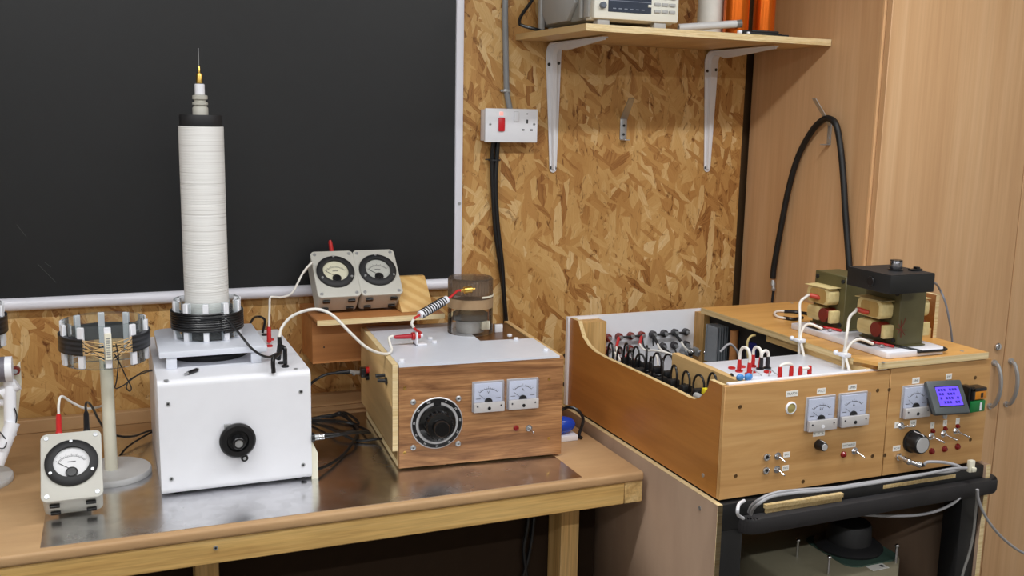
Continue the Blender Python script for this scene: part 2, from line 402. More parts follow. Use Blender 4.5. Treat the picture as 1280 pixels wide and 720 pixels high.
# ------------------------------------------------------------------ tall cupboard
CX, CY, DY = 1.7455, -.511, -.532
t = thing('tall_cupboard', 'tall beech-effect cupboard with two doors filling the corner beside the shelf', 'cupboard', (2.235, -.27, 0))
b = B().box(CX, CX+.018, CY, -.002, 0, 2.42).box(2.707, 2.725, CY, -.022, 0, 2.42).box(CX+.018, 2.707, -.03, -.022, 0, 2.42)
b.box(CX+.018, 2.707, CY, -.03, 2.40, 2.42).box(CX+.018, 2.707, CY, -.03, .05, .07)
part('carcass', b, FOIL, t)
part('edge_banding', B().box(CX-.0006, CX+.018, CY-.0012, CY+.004, .0, 2.42), plain('pale_edge_band', (222, 178, 130), .4), t)
for x0, x1, hx, lk in ((1.7515, 2.2335, 2.198, 1), (2.2365, 2.713, 2.2585, 0)):
    d = part('door', B().box(x0, x1, DY, DY+.018, .06, 2.42, .0012, 1), FOIL, t)
    z0, z1 = .885, 1.006
    pts = [(hx, DY-.004, z1), (hx, DY-.016, z1-.006), (hx, DY-.027, z1-.03), (hx, DY-.031, (z0+z1)/2), (hx, DY-.027, z0+.03), (hx, DY-.016, z0+.006), (hx, DY-.004, z0)]
    h = B().tube(pts, .0055, 8).cyl((hx, DY, z1), (hx, DY-.006, z1), .008).cyl((hx, DY, z0), (hx, DY-.006, z0), .008)
    part('handle', h, STEEL, d)
    if lk:
        c = aY(1246, 433, DY)
        part('lock', B().cyl(c, c+V((0, -.008, 0)), .0105, bev=.002).m(1).box(c.x-.001, c.x+.001, c.y-.0085, c.y-.007, c.z-.006, c.z+.006), [CHR, BLK], d)

# ------------------------------------------------------------------ black board on the wall
t = thing('black_board', 'large black board in a white plastic frame on the wall', 'board', (-.3, -.02, 1.195))
bx1 = aY(578.5, 200, -.012).x; zb = 1.196
part('panel', B().box(-1.6, bx1-.012, -.008, -.002, zb+.01, 2.4), BOARD, t)
part('bottom_rail', B().tube([(-1.6, -.016, zb+.004), (bx1-.03, -.016, zb+.004)], .0145, 12, raw=True), FRAME, t)
f = part('side_rail', B().box(bx1-.021, bx1, -.014, -.001, zb+.005, 2.4, .004), FRAME, t)
part('screw', B().cyl((bx1-.009, -.014, 1.41), (bx1-.009, -.016, 1.41), .004), STEEL, f)
SCR = plain('scratch_grey', (74, 76, 76), .5)
for p_, q_ in (((47, 330), (70, 353)), ((56, 328), (64, 334)), ((33, 296), (21, 281))):
    part('scratch', B().tube([aY(*p_, -.0083), aY(*q_, -.0083)], .0005, 4, raw=True), SCR, t)

# ------------------------------------------------------------------ shelf with its brackets and load
SZ = 1.845
solid('wall_shelf', B().m(0).prism([(1.004, -.001, SZ-.0155), (1.022, -.372, SZ-.0155), (1.7435, -.332, SZ-.0155), (1.7435, -.001, SZ-.0155)], (0, 0, .0155))
      .m(1).prism([(1.0222, -.3725, SZ-.0155), (1.7435, -.3325, SZ-.0155), (1.7435, -.3315, SZ-.0155), (1.0222, -.3715, SZ-.0155)], (0, 0, .0156)), [PLYP, PLYE],
      'plywood wall shelf carrying the oscilloscope and copper rolls', 'shelf')
def bracket(xt, xb, label):
    zt = SZ-.0157
    t = thing('shelf_bracket', label, 'bracket', ((xt+xb)/2, -.002, 1.495), group='shelf brackets')
    # flange and raised rib swept from the foot of the wall leg, round the corner, out under the shelf
    path = []
    for i in range(9): k = i/8; path.append((xb+(xt-xb)*k, -.002, 1.497+(zt-.034-1.497)*k, .010+.012*k))
    for i in range(1, 7): a = PI/2*i/6; path.append((xt, -.002-.030*(1-math.cos(a)), zt-.034+.030*math.sin(a), .022))
    for i in range(1, 7): k = i/6; path.append((xt, -.032-.262*k, zt-.004, .022-.014*k))
    vs = []; fs = []
    for i, (x, y, z, w) in enumerate(path):
        p0 = path[max(i-1, 0)]; p1 = path[min(i+1, len(path)-1)]
        tn = V((0, p1[1]-p0[1], p1[2]-p0[2])).normalized(); nn = V((0, -tn.z, tn.y))   # away from wall / shelf
        rh = .011 if i < 15 else .011+.014*(1-(i-14)/6)*.9-.004*((i-14)/6)
        prof = [(-w, 0), (-w, .0025), (-w*.5, .0025), (-w*.28, rh), (w*.28, rh), (w*.5, .0025), (w, .0025), (w, 0)]
        for dx, h in prof: vs.append(V((x+dx, y, z))+nn*h)
    n = 8
    for i in range(len(path)-1):
        for k in range(n): fs.append((i*n+k, i*n+(k+1) % n, (i+1)*n+(k+1) % n, (i+1)*n+k))
    fs.append(tuple(range(n))); fs.append(tuple((len(path)-1)*n+k for k in range(n))[::-1])
    bb = B().add(vs, fs).lathe([(.010, 0), (.010, .0025)], (xb, -.002, 1.4985), (0, -1, 0), 16)
    part('arm', bb, BRK, t)
    for dx, z in ((-.013, 1.772), (.015, 1.776)): part('screw', B().cyl((xt+dx, -.004, z), (xt+dx, -.0058, z), .0042), plain('dark_screw', (70, 68, 66), .4, .8) if 'dark_screw' not in bpy.data.materials else bpy.data.materials['dark_screw'], t)
    part('screw', B().cyl((xb, -.004, 1.503), (xb, -.0062, 1.503), .0045), STEEL, t)
bracket(1.112, 1.119, 'white steel bracket under the oscilloscope end of the shelf, beside the socket')
bracket(1.602, 1.606, 'white steel bracket holding the shelf end next to the cupboard')

# oscilloscope
ox0, ox1, oy0, oy1, oz = 1.060, 1.286, -.335, -.03, SZ
t = thing('oscilloscope', 'grey and cream bench oscilloscope standing on the plywood shelf', 'oscilloscope', (1.19, -.18, SZ))
part('case', B().box(ox0+.006, ox1-.006, oy0+.05, oy1, oz+.016, oz+.15, .008).box(ox0+.02, ox1-.02, oy1-.001, oy1+.006, oz+.03, oz+.13), SCOPE, t)
fr = part('front_bezel', B().box(ox0, ox1, oy0, oy0+.022, oz+.016, oz+.156, .006).box(ox0+.002, ox1-.002, oy0+.022, oy0+.05, oz+.014, oz+.154, .004), SCOPEW, t)
part('side_ring', B().box(ox0-.003, ox0+.006, oy0+.024, oy0+.052, oz+.02, oz+.15, .004).box(ox0-.004, ox0+.006, oy0+.062, oy0+.075, oz+.02, oz+.15, .004), SCOPEL, t)
sx0, sx1 = ox0+.036, ox0+.150
part('screen', B().box(sx0, sx1, oy0-.0015, oy0+.002, oz+.033, oz+.142, .001), SCREEN, fr)
b = B()
for i in range(6): b.box(sx0+.012+.015*i, sx0+.020+.015*i, oy0-.002, oy0-.001, oz+.040, oz+.042)
b.box(sx0+.002, sx1-.002, oy0-.002, oy0-.001, oz+.058, oz+.0592)
part('readout', b, plain('readout_grey', (132, 140, 156), .4), fr)
for k in range(4): part('soft_key', B().box(sx1+-.010, sx1-.001, oy0-.004, oy0, oz+.048+.02*k, oz+.054+.02*k, .001), SCOPEW, fr)
for r in range(5):
    for c in range(3):
        part('button', B().box(sx1+.008+.020*c, sx1+.024+.020*c, oy0-.004, oy0, oz+.037+.016*r, oz+.044+.016*r, .001), SCOPEL, fr)
for k in range(1): part('knob', B().cyl((ox0+.020, oy0, oz+.046), (ox0+.020, oy0-.012, oz+.046), .0075, bev=.002), plain('slate_knob', (96, 104, 116), .4), fr)
for x in (ox0+.03, ox1-.045):
    for y in (oy0+.02, oy1-.03): part('foot', B().box(x-.016, x+.016, y-.012, y+.012, oz, oz+.0175, .002), SCOPEL, t)
hb = B().prism([(ox0-.006, -.20, oz+.02), (ox0-.006, -.08, oz+.02), (ox0-.006, -.05, oz+.05), (ox0-.006, -.05, oz+.14), (ox0-.006, -.22, oz+.14), (ox0-.006, -.24, oz+.06)], (.012, 0, 0), .002)
hb.box(ox0-.010, ox0+.004, -.052, -.034, oz+.010, oz+.10, .003)
part('carry_handle', hb, SCOPEL, t)
solid('scope_power_cord', B().tube([aY(672, -12, -.05), aY(664, 2, -.05), aY(652, 19, -.06), aY(649, 28, -.07), aY(653, 32, -.08), (1.030, -.085, SZ+.006), (1.052, -.05, SZ+.008), (1.062, -.018, SZ+.02), (1.075, -.014, SZ+.03)], .0042), BLK,
      'black power cord looping off the shelf end behind the oscilloscope', 'cable')

# shelf load
c0 = aZ(852, 36, SZ+.009); c1 = aZ(926, 31, SZ+.012)
yv = -.30
p0 = V((aY(848, 36, -.300).x, -.300, SZ+.0098)); p1 = aY(926, 29.5, -.336)
d = (p1-p0).normalized()
solid('grey_tube', B().m(0).lathe([(.0090, 0), (.0090, (p1-p0).length), (.0066, (p1-p0).length), (.0066, 0)], p0, d, 20, closed=True)
      .m(1).lathe([(.0092, (p1-p0).length-.012), (.0096, (p1-p0).length-.008), (.0096, (p1-p0).length+.001), (.0064, (p1-p0).length+.001), (.0064, (p1-p0).length-.012)], p0, d, 20, closed=True),
      [plain('pale_grey_pvc', (200, 200, 200), .4), plain('ferrule_grey', (110, 108, 104), .4)], 'pale grey plastic tube lying on the shelf in front of the rolls', 'tube')
def roll(px, y, r, mat, name, label, cat, grp, h=.24):
    x = aY(px, 5, y).x
    b = B().lathe([(r*.55, 0), (r, 0), (r, h), (r*.55, h)], (x, y, SZ+.0005), (0, 0, 1), 36, closed=True)
    return solid(name, b, mat, label, cat, grp)
roll(888.5, -.235, .0325, plain('white_card', (222, 220, 212), .5), 'white_cylinder', 'plain white cylinder standing on the shelf next to the copper rolls', 'cylinder', None)
roll(921, -.288, .0318, COP, 'copper_wire_roll', 'copper orange roll on the shelf nearest the white cylinder', 'wire roll', 'copper wire rolls')
roll(956, -.288, .0275, COP, 'copper_wire_roll', 'copper orange roll on the shelf nearest the cupboard', 'wire roll', 'copper wire rolls')
y = -.334
xa = aY(926, 40, y).x; xb = aY(975, 43, y).x
t = thing('cable_strap', 'flat black strap with a white end lying on the shelf edge', 'strap', (xa, y, SZ))
part('strap', B().box(xa+.004, xb, y-.008, y+.012, SZ+.0004, SZ+.006, .002).box(xa+.03, xb-.005, y-.004, y+.018, SZ+.006, SZ+.012, .003).box(xa+.03, xb+.022, y-.008, y-.001, SZ+.0004, SZ+.004, .001)
     .tube([(xa-.004, y, SZ+.004), (xa+.012, y-.004, SZ+.008), (xa+.03, y, SZ+.006)], .0028), BLKM, t)
part('white_end', B().box(xa-.014, xa-.003, y-.012, y-.003, SZ+.0004, SZ+.008, .002).box(xa+.012, xa+.02, y-.012, y-.005, SZ+.0004, SZ+.006, .0015), WHT, t)

# ------------------------------------------------------------------ wall hooks
x = 1.330
t = thing('wall_hook', 'empty zinc hook plate screwed to the chipboard wall under the shelf', 'hook', (x, -.002, 1.575))
tip = aY(790, 123, -.10); ro = V((x, -.003, 1.634))
b = B().box(x-.011, x+.010, -.003, -.0005, 1.578, 1.636, .001).box(x-.009, x+.009, -.026, -.0005, 1.576, 1.579, .0005)
w = V((.0105, 0, 0)); dd = (tip-ro)
b.prism([ro-w, ro+w, tip+w*.8, tip-w*.8], V((0, .0025, .002)))
part('plate', b, STEEL, t)
for z in (1.592, 1.616): part('screw', B().cyl((x, -.003, z), (x, -.0048, z), .0035), BLKM, t)
c = CX
hb = aX(1037, 168, c-.001)
t = thing('cupboard_hook', 'zinc hook on the cupboard side holding the black hose', 'hook', (c, hb.y, hb.z))
yb = hb.y; z0 = aX(1037, 181, c).z; z1 = aX(1037, 157, c).z
tp = aX(1017, 123, c-.052)
ro = V((c-.003, yb, z1)); w = V((0, .007, 0))
b = B().box(c-.003, c-.0004, yb-.007, yb+.007, z0, z1+.004, .0008).box(c-.024, c-.0004, yb-.007, yb+.007, z0-.001, z0+.0016, .0006)
b.prism([ro-w, ro+w, tp+w, tp-w], V((.0026, 0, .0005)))
part('plate', b, STEEL, t)
part('screw', B().cyl((c-.003, yb, z0+.018), (c-.005, yb, z0+.018), .0035), STEEL, t)
# hose over the hook
xh = c-.0125
def hx(px, py, off=0): return aX(px, py, xh-off)
pts = [hx(966, 348), hx(968, 330), hx(976, 285), hx(986, 235), hx(998, 195), hx(1014, 165, .003), hx(1027, 151, .004), hx(1036, 148, .004), hx(1045, 156, .003), hx(1050, 180), hx(1054, 220), hx(1057, 270), hx(1060, 310), hx(1063, 352), hx(1066, 400)]
t = thing('black_hose', 'thick black cable hung in a loop over the cupboard hook', 'cable', hx(966, 380))
part('hose', B().tube(pts, .0082, 12), RUB, t)
e = hx(966, 350); e2 = hx(967, 362); e3 = hx(965, 378)
part('end_fitting', B().m(0).cyl(e, e2, .0052).cyl(hx(966, 352), hx(966.4, 357), .007).cyl(hx(967, 360), hx(966.6, 363), .0062).m(1).tube([e2, hx(966, 370), e3], .0036), [STEEL, BLKM], t)

# ------------------------------------------------------------------ cooker switch and socket, conduit, cables
yf = -.045
sx0, sx1, sz0, sz1 = .907, 1.053, 1.5685, 1.6545
t = thing('socket_switch', 'white double wall plate with red rocker switch and socket', 'socket', ((sx0+sx1)/2, 0, sz0))
part('back_box', B().box(sx0+.003, sx1-.003, yf+.009, -.0005, sz0+.003, sz1-.003, .002), WHT, t)
fp = part('face_plate', B().box(sx0, sx1, yf, yf+.010, sz0, sz1, .0025), WHTG, t)
def sp(px, py): return aY(px, py, yf)
c = sp(626.6, 155.5); part('red_rocker', B().box(c.x-.0085, c.x+.0085, yf-.006, yf+.001, c.z-.0175, c.z+.0175, .002), REDN, fp)
c = sp(626.8, 142); part('neon', B().box(c.x-.005, c.x+.005, yf-.0012, yf+.001, c.z-.0045, c.z+.0045, .001), NEON, fp)
c = sp(645.2, 146); part('white_rocker', B().m(0).box(c.x-.0062, c.x+.0062, yf-.004, yf+.001, c.z-.0125, c.z+.0125, .0015).m(1).box(c.x-.0066, c.x+.0066, yf-.0006, yf, c.z-.0132, c.z+.0132), [WHTG, plain('grey_line', (170, 170, 176), .5)], fp)
b = B()
for px, py, w_, h_ in ((659, 152, .0022, .005), (653.8, 162.4, .0036, .002), (664.2, 162.6, .0036, .002), (659, 142.4, .002, .0014), ):
    c = sp(px, py); b.box(c.x-w_, c.x+w_, yf-.0006, yf+.001, c.z-h_, c.z+h_)
part('pin_holes', b, BLK, fp)
for px, py in ((612.7, 155.3), (667.6, 155.3)):
    c = sp(px, py); part('screw', B().m(0).cyl((c.x, yf, c.z), (c.x, yf-.0012, c.z), .0033).m(1).box(c.x-.0028, c.x+.0028, yf-.0016, yf-.001, c.z-.0005, c.z+.0005), [STEEL, BLK], fp)
a0 = aY(631.5, 0, -.008); a1 = aY(633.0, 105, -.008); a2 = aY(637.5, 136, -.01)
t = thing('cable_conduit', 'slim grey cable running up the wall from the socket plate', 'conduit', (a2.x, -.008, sz1))
part('flat_cable', B().tube([(a0.x+.0005, -.008, 2.3), a0, aY(631.8, 40, -.008), a1, aY(634.5, 122, -.009), (a2.x, -.012, sz1-.004)], .0078, 10, sub=4), CONDUIT, t)
for z in (1.70, 1.94):
    part('clip', B().box(a1.x-.011, a1.x+.009, -.0165, -.0005, z-.004, z+.004, .002).cyl((a1.x-.0125, -.001, z), (a1.x-.0125, -.010, z), .003), STEEL, t)
pl = [(615.5, 172), (615, 200), (616, 235), (619, 285), (625, 330), (630, 370), (632, 405)]
pr = [(622, 172), (621, 198), (619.5, 232), (622, 280), (627.5, 330), (630, 372), (633, 405)]
for q, off, lab in ((pl, .012, 'black flex below the socket, outer one of the tied pair'), (pr, .017, 'black flex below the socket, inner one of the tied pair')):
    pts = [aY(*p_, -off) for p_ in q]; pts[0].z = sz0+.003; pts[0].y = -.02
    e_ = pts[-1]; pts += [e_+V((.006, -.012, -.10)), V((e_.x+.01, e_.y-.030, .94)), V((e_.x-.005, e_.y-.045, .9085)), V((e_.x-.06, e_.y-.055, .9075))]
    solid('power_flex', B().tube(pts, .0062, 10), BLK, lab, 'cable', 'flexes below the socket')
c = aY(618, 200, -.014); t = solid('cable_tie', B().lathe([(.0152, -.002), (.0162, -.002), (.0162, .002), (.0152, .002)], c, (0, 0, 1), 20, closed=True).box(c.x-.026, c.x-.014, c.y-.004, c.y, c.z+.000, c.z+.003), BLKM, 'small black tie gripping the flexes under the socket', 'cable tie')

# ------------------------------------------------------------------ ceiling lamps
for y, lab in ((-1.27, 'ceiling batten lamp nearest the workbench wall'), (-3.0, 'ceiling batten lamp behind the viewer')):
    for k, x in enumerate((-.35, 1.35)):
        t = thing('batten_lamp', lab+(', over the bench' if k == 0 else ', over the trolley'), 'lamp', (x, y, ZC), group='ceiling batten lamps')
        part('housing', B().box(x-.76, x+.76, y-.035, y+.035, ZC-.05, ZC, .006), PAINT, t)
        tb = plain('lit_tube', (255, 252, 246), .4, emit=3) if 'lit_tube' not in bpy.data.materials else bpy.data.materials['lit_tube']
        part('tube', B().cyl((x-.73, y, ZC-.068), (x+.73, y, ZC-.068), .013), tb, t)
        ld = bpy.data.lights.new('lamp_light', 'AREA'); ld.shape = 'RECTANGLE'; ld.size = 1.46; ld.size_y = .06
        ld.energy = (16.5 if y > -2 else 18.5); ld.color = (.97, .985, 1)
        lo = bpy.data.objects.new('lamp_light', ld); COL.objects.link(lo); lo.location = (x, y, ZC-.084)
w = bpy.data.worlds.new('world'); SC.world = w; w.use_nodes = True
w.node_tree.nodes['Background'].inputs['Color'].default_value = (.9, .93, 1, 1); w.node_tree.nodes['Background'].inputs['Strength'].default_value = .05
vs = SC.view_settings; vs.view_transform = 'Standard'; vs.look = 'None'; vs.gamma = 1; vs.exposure = 0; vs.use_curve_mapping = False
SC.cycles.use_denoising = True
SC.cycles.transparent_max_bounces = 24
# ------------------------------------------------------------------ workbench
BZ = .90
t = thing('workbench', 'long workbench with brown board top on a pine frame', 'workbench', (-.3, -.35, 0))
part('bench_top', B().box(-1.85, 1.030, -.703, -.004, BZ-.021, BZ, .006, 3), MDF, t)
part('front_rail', B().box(-1.85, .985, -.700, -.656, .832, BZ-.0215, .002, 1), PINE, t)
part('side_rail', B().box(.986, 1.029, -.6995, -.03, .832, BZ-.0215, .002, 1), PINEY, t)
part('rear_rail', B().box(-1.85, .985, -.05, -.01, .832, BZ-.0215), PINE, t)
part('upstand', B().box(-1.85, 1.03, -.022, -.001, BZ, .932, .002, 1), MDF, t)
part('added_shade_board', B().box(-1.85, 1.028, -.488, -.478, .02, .831), plain('shade_board_dark', (46, 34, 24), .8, spec=.1), t)  # dark board added to keep the space under the bench in deep shade
lx = aY(713, 660, -.56).x
for x in (lx, aY(259, 710, -.56).x, -1.3):
    part('leg', B().box(x-.022, x+.022, -.560, -.490, 0, .8315, .002, 1), PINEZ, t)
    part('leg', B().box(x-.022, x+.022, -.11, -.0505, 0, .8315, .002, 1), PINEZ, t)
for px, py in ((269.5, 684.5),):
    c = aY(px, py, -.70); part('bolt', B().m(0).cyl((c.x, -.700, c.z), (c.x, -.7025, c.z), .0042).m(1).cyl((c.x, -.7025, c.z), (c.x, -.703, c.z), .002), [STEEL, BLK], t)
solid('metal_sheet', B().prism([(-.129, -.688, BZ+.0002), (.888, -.692, BZ+.0002), (.886, -.10, BZ+.0002), (-.125, -.10, BZ+.0002)], (0, 0, .0012)), ZINC,
      'bare galvanised metal sheet lying along the bench top', 'metal sheet')
MZ = BZ+.0016
for a, lab in (([(660, 655), (655, 690), (662, 740)], 'black cable hanging in the dark below the bench, nearer the leg'), ([(668, 645), (660, 700), (640, 760)], 'black cable hanging in the dark below the bench, farther from the leg')):
    p_ = [aY(x, y, -.500) for x, y in a]; p_.insert(0, V((p_[0].x+.005, -.500, .83))); 
    solid('hanging_cable', B().tube(p_, .005), BLK, lab, 'cable', 'cables below the bench')

# ------------------------------------------------------------------ white base unit of the tall coil
WX0, WX1, WY0, WY1, WZ0, WZ1 = .074, .362, -.525, -.115, MZ+.004, 1.131
t = thing('coil_base_unit', 'white plastic box with a black knob under the tall white coil', 'cabinet', ((WX0+WX1)/2, -.32, MZ))
body = part('body', B().rbox(WX0, WX1, WY0, WY1, WZ0, WZ1, .012, 'x', 5, .0012), WHT, t)
part('side_block', B().prism([(WX1, -.52, MZ), (WX1+.013, -.52, MZ), (WX1+.013, -.52, .955), (WX1, -.52, .985)], (0, .38, 0)), CREAM, t)
for x in (WX0+.03, WX1-.03):
    for y in (WY0+.035, WY1-.035): part('foot', B().cyl((x, y, MZ), (x, y, WZ0+.001), .010), BLKM, t)
for px, py in ((210, 505), (214.3, 598.7), (376, 489.5), (379, 581)):
    c = aY(px, py, WY0); part('screw', B().m(0).cyl(c, c+V((0, -.0012, 0)), .0042).m(1).cyl(c+V((0, -.0011, 0)), c+V((0, -.0014, 0)), .002), [STEEL, BLKM], t)
for px, py in ((208.5, 479), (372, 464.5)):
    c = aZ(px, py, WZ1); part('screw', B().cyl((c.x, c.y+.02, WZ1-.0002), (c.x, c.y+.02, WZ1+.0012), .0045), STEEL, t)
c = aY(297.5, 551.5, WY0-.018)
kb = part('dial_knob', B().m(0).lathe([(0, 0), (.016, 0), (.016, .006), (.0335, .007), (.0345, .010), (.0345, .016), (.031, .020), (.021, .020), (.019, .014), (.0125, .014), (.012, .034), (.010, .036), (.0075, .036), (.0075, .034)], (c.x, WY0, c.z), (0, -1, 0), 40)
     .m(1).cyl((c.x, WY0-.020, c.z), (c.x, WY0-.0345, c.z), .0076), [BLK, STEEL], t)
l = aY(305.5, 572, WY0-.012); part('lug', B().m(0).cyl(l+V((0, .006, 0)), l+V((0, -.004, 0)), .007).box(l.x-.006, l.x+.002, l.y-.002, l.y+.004, l.z, l.z+.016).m(1).cyl(l+V((0, -.004, 0)), l+V((0, -.006, 0)), .003), [BLK, STEEL], kb)
l = aY(283.5, 532.5, WY0-.006); part('lug', B().box(l.x-.005, l.x+.008, l.y-.002, l.y+.003, l.z-.010, l.z+.004, .001), STEEL, kb)
# raised platform
px0, px1, py0, py1, pz0, pz1 = .083, .291, -.441, -.212, 1.1545, 1.167
pts = [(px0, py0)]+[(px1, py0), (px1, py1)]+[(px0+.028*(1-math.sin(PI/2*k/5)), py1-.028*(1-math.cos(PI/2*k/5))) for k in range(6)]
part('platform', B().prism([(x, y, pz0) for x, y in pts], (0, 0, pz1-pz0), .0015), WPLATE, t)
for x in (px0+.023, px1-.022):
    for y in (py0+.013, py1-.03): part('platform_post', B().box(x-.010, x+.010, y-.010, y+.010, WZ1, pz0, .0015), WPLATE, t)
TX, TY = .1875, -.312
part('grommet_ring', B().lathe([(.062, 0), (.079, 0), (.080, .004), (.080, .010), (.076, .013), (.062, .013)], (TX, TY-.01, WZ1), (0, 0, 1), 48, closed=True), RUB, t)
# sockets on its top
for px, py in ((336.5, 432), (338.5, 424)):
    c = aZ(px, py, WZ1+.002); part('red_socket', B().lathe([(0, 0), (.0075, 0), (.0075, .003), (0, .003)], (c.x, c.y, WZ1), (0, 0, 1), 20), RED, t)
for px, py in ((356.5, 457.5), (352, 453), (345, 447), (331, 418)):
    c = aZ(px, py, WZ1+.002); part('black_socket', B().lathe([(0, 0), (.0075, 0), (.0075, .003), (0, .003)], (c.x, c.y, WZ1), (0, 0, 1), 20), BLK, t)
c = aX(389, 547, WX1)
part('bnc_socket', B().m(0).cyl(c, c+V((.006, 0, 0)), .010).m(1).cyl(c+V((.006, 0, 0)), c+V((.020, 0, 0)), .0065), [BLK, STEEL], t)

def turns():
    mt, nt, p = newmat('white_wire_turns')
    n1 = noise(nt, mapped(nt, (2, 2, 260)), 1, 2, .5)
    c = ramp(nt, n1, [(.34, (206, 203, 200)), (.44, (232, 231, 228)), (.7, (240, 239, 237))])
    nt.links.new(c, p.inputs['Base Color']); p.inputs['Roughness'].default_value = .5; return mt
# primary coil in its acrylic ring
r = .0665; z0 = pz1; z1 = aY(258, 371, TY).z+.006
zr0, zr1 = z0+.004, z0+.080
t = thing('primary_coil', 'thick black wire coil on a clear ring around the foot of the tall coil', 'coil', (TX, TY, pz1))
part('clear_ring', B().lathe([(r-.004, zr0), (r, zr0), (r, zr1), (r-.004, zr1)], (TX, TY, 0), (0, 0, 1), 56, closed=True), ACR, t)
for k in range(10):
    a = 2*PI*k/10+.18
    M = Matrix.Translation(V((TX, TY, 0))) @ Matrix.Rotation(a, 4, 'Z')
    part('rib', B().box(r-.010, r+.0035, -.0055, .0055, z0, zr1-.001, .001, 1, M), WHT, t)
w = B(); n = 8; rt = .0026; pts = []
for i in range(n*36+1):
    a = 2*PI*i/36; pts.append((TX+(r+.005)*math.cos(a-1.2), TY+(r+.005)*math.sin(a-1.2), z0+.019+rt*1.9*i/36))
w.tube(pts, rt, 8, raw=True)
part('winding', w, BLK, t)
part('inner_disc', B().lathe([(.030, z0+.001), (.056, z0+.001), (.056, z0+.028), (.030, z0+.028)], (TX, TY, 0), (0, 0, 1), 40, closed=True), BLKM, t)

# secondary coil
rs = .0445; sz0_ = pz1+.022; sz1_ = aY(253, 158, TY).z
zc1 = aY(252.5, 143.5, TY).z
t = thing('tall_white_coil', 'tall white wound column with a black collar and needle tip', 'coil', (TX, TY, pz1))
part('spigot', B().cyl((TX, TY, pz1+.0005), (TX, TY, sz0_), .029), BLKM, t)
pr = [(rs-.004, sz0_)]; N = 130
hh = (sz1_-sz0_)/N
rnd = random.Random(3)
for i in range(N):
    z = sz0_+hh*i; g = .0007 if rnd.random() > .86 else .0003
    pr += [(rs-g, z), (rs, z+hh*.3), (rs, z+hh*.75)]
pr += [(rs-.0005, sz1_), (rs-.004, sz1_)]
part('winding', B().lathe(pr, (TX, TY, 0), (0, 0, 1), 40), turns(), t, smooth=80)
part('collar', B().lathe([(0, sz1_), (.041, sz1_), (.042, sz1_+.002), (.042, zc1-.002), (.041, zc1), (0, zc1)], (TX, TY, 0), (0, 0, 1), 40), BLKM, t)
def tz(py): return aY(252, py, TY).z
ip = [(0, zc1), (.0155, zc1), (.0155, tz(135)), (.0145, tz(134)), (.0125, tz(133)), (.0125, tz(131.5)), (.0155, tz(131)), (.0155, tz(128.5)), (.0115, tz(127)), (.0115, tz(125)), (.0150, tz(124)), (.0150, tz(119.5)), (.010, tz(118.5)), (0, tz(118.5))]
part('insulator', B().lathe(ip, (TX, TY, 0), (0, 0, 1), 28), plain('grey_ceramic', (188, 186, 176), .4), t)
part('white_neck', B().cyl((TX, TY, tz(118.6)), (TX, TY, tz(105)), .0098, bev=.001), WHT, t)
part('brass_cap', B().lathe([(0, tz(105)), (.0066, tz(104)), (.0066, tz(93)), (.0058, tz(92)), (.0026, tz(91.5)), (.0026, tz(83)), (.0015, tz(82)), (0, tz(82))], (TX, TY, 0), (0, 0, 1), 12), BRASS, t)
part('needle', B().cyl((TX, TY, tz(83)), (TX, TY, tz(61)), .0006, n=6).ball((TX, TY, tz(61)), .0011, n=8), STEEL, t)

# lead from the winding to the box socket
c = aZ(345, 447, WZ1)
PL = lambda px, py, y: aY(px, py, y)
solid('black_lead', B().tube([V((TX-.02, TY-.0735, z0+.052)), V((TX+.01, TY-.076, z0+.053)), PL(282, 398, -.39), PL(300, 418, -.425), PL(313, 434, -.450), PL(325, 443, -.450), PL(336, 446.5, -.432), V((c.x, c.y, WZ1+.008)), V((c.x+.001, c.y, WZ1+.0025))], .0026), BLK,
      'black lead running from the wound ring down to the white box socket', 'cable')
# black stacking plugs
def plug(px, py, top, lab, mat=BLK, r=.0045, z=WZ1, dx=0):
    c = aZ(px, py, z); h = aY(*top, c.y).z
    return solid('banana_plug', B().lathe([(0, 0), (r*.9, 0), (r*1.15, .004), (r, .007), (r, h-z-.004), (r*.7, h-z), (0, h-z)], (c.x, c.y, z+.0032), (0, 0, 1), 16), mat, lab, 'plug', 'plugs on the white box')
plug(336.5, 430, (336, 410), 'slim red plug standing in the red socket of the white box', RED, .0048)
c1 = aZ(342, 466, WZ1); c2 = aZ(356.5, 457.5, WZ1)
jn = aY(350, 432, c2.y+.01)
t = thing('splitter_plug', 'forked black plug joint where the thick white lead meets the white box', 'plug', (c1.x, c1.y, WZ1))
part('yoke', B().cyl(jn+V((0, 0, -.004)), jn+V((-.001, 0, .018)), .0052, .004).tube([jn, V((jn.x-.006, (c1.y+jn.y)/2, jn.z-.008)), V((c1.x, c1.y, WZ1+.028)), V((c1.x, c1.y, WZ1+.0005))], .0045)
     .tube([jn, V((c2.x-.001, c2.y, jn.z-.004)), V((c2.x, c2.y, WZ1+.025)), V((c2.x, c2.y, WZ1+.0035))], .0045).cyl(jn+V((-.002, .012, -.03)), jn+V((0, 0, 0)), .0055), BLK, t)
wl = [jn+V((-.001, 0, .016)), aY(352, 410, -.44), aY(364, 396, -.44), aY(383, 388, -.45), aY(400, 387, -.46), aY(417, 395, -.47), aY(436, 414, -.48), aY(455, 432, -.48), aY(470, 440, -.47), aY(483, 442.5, -.45), aY(489.5, 438, -.43), aY(487, 428, -.41), aY(486.5, 422, -.40), aY(491, 420, -.395)]
solid('white_lead', B().tube(wl, .0031, 10), WHC, 'thick white lead arching from the white box to the walnut unit', 'cable')
c = aZ(331, 418, WZ1)
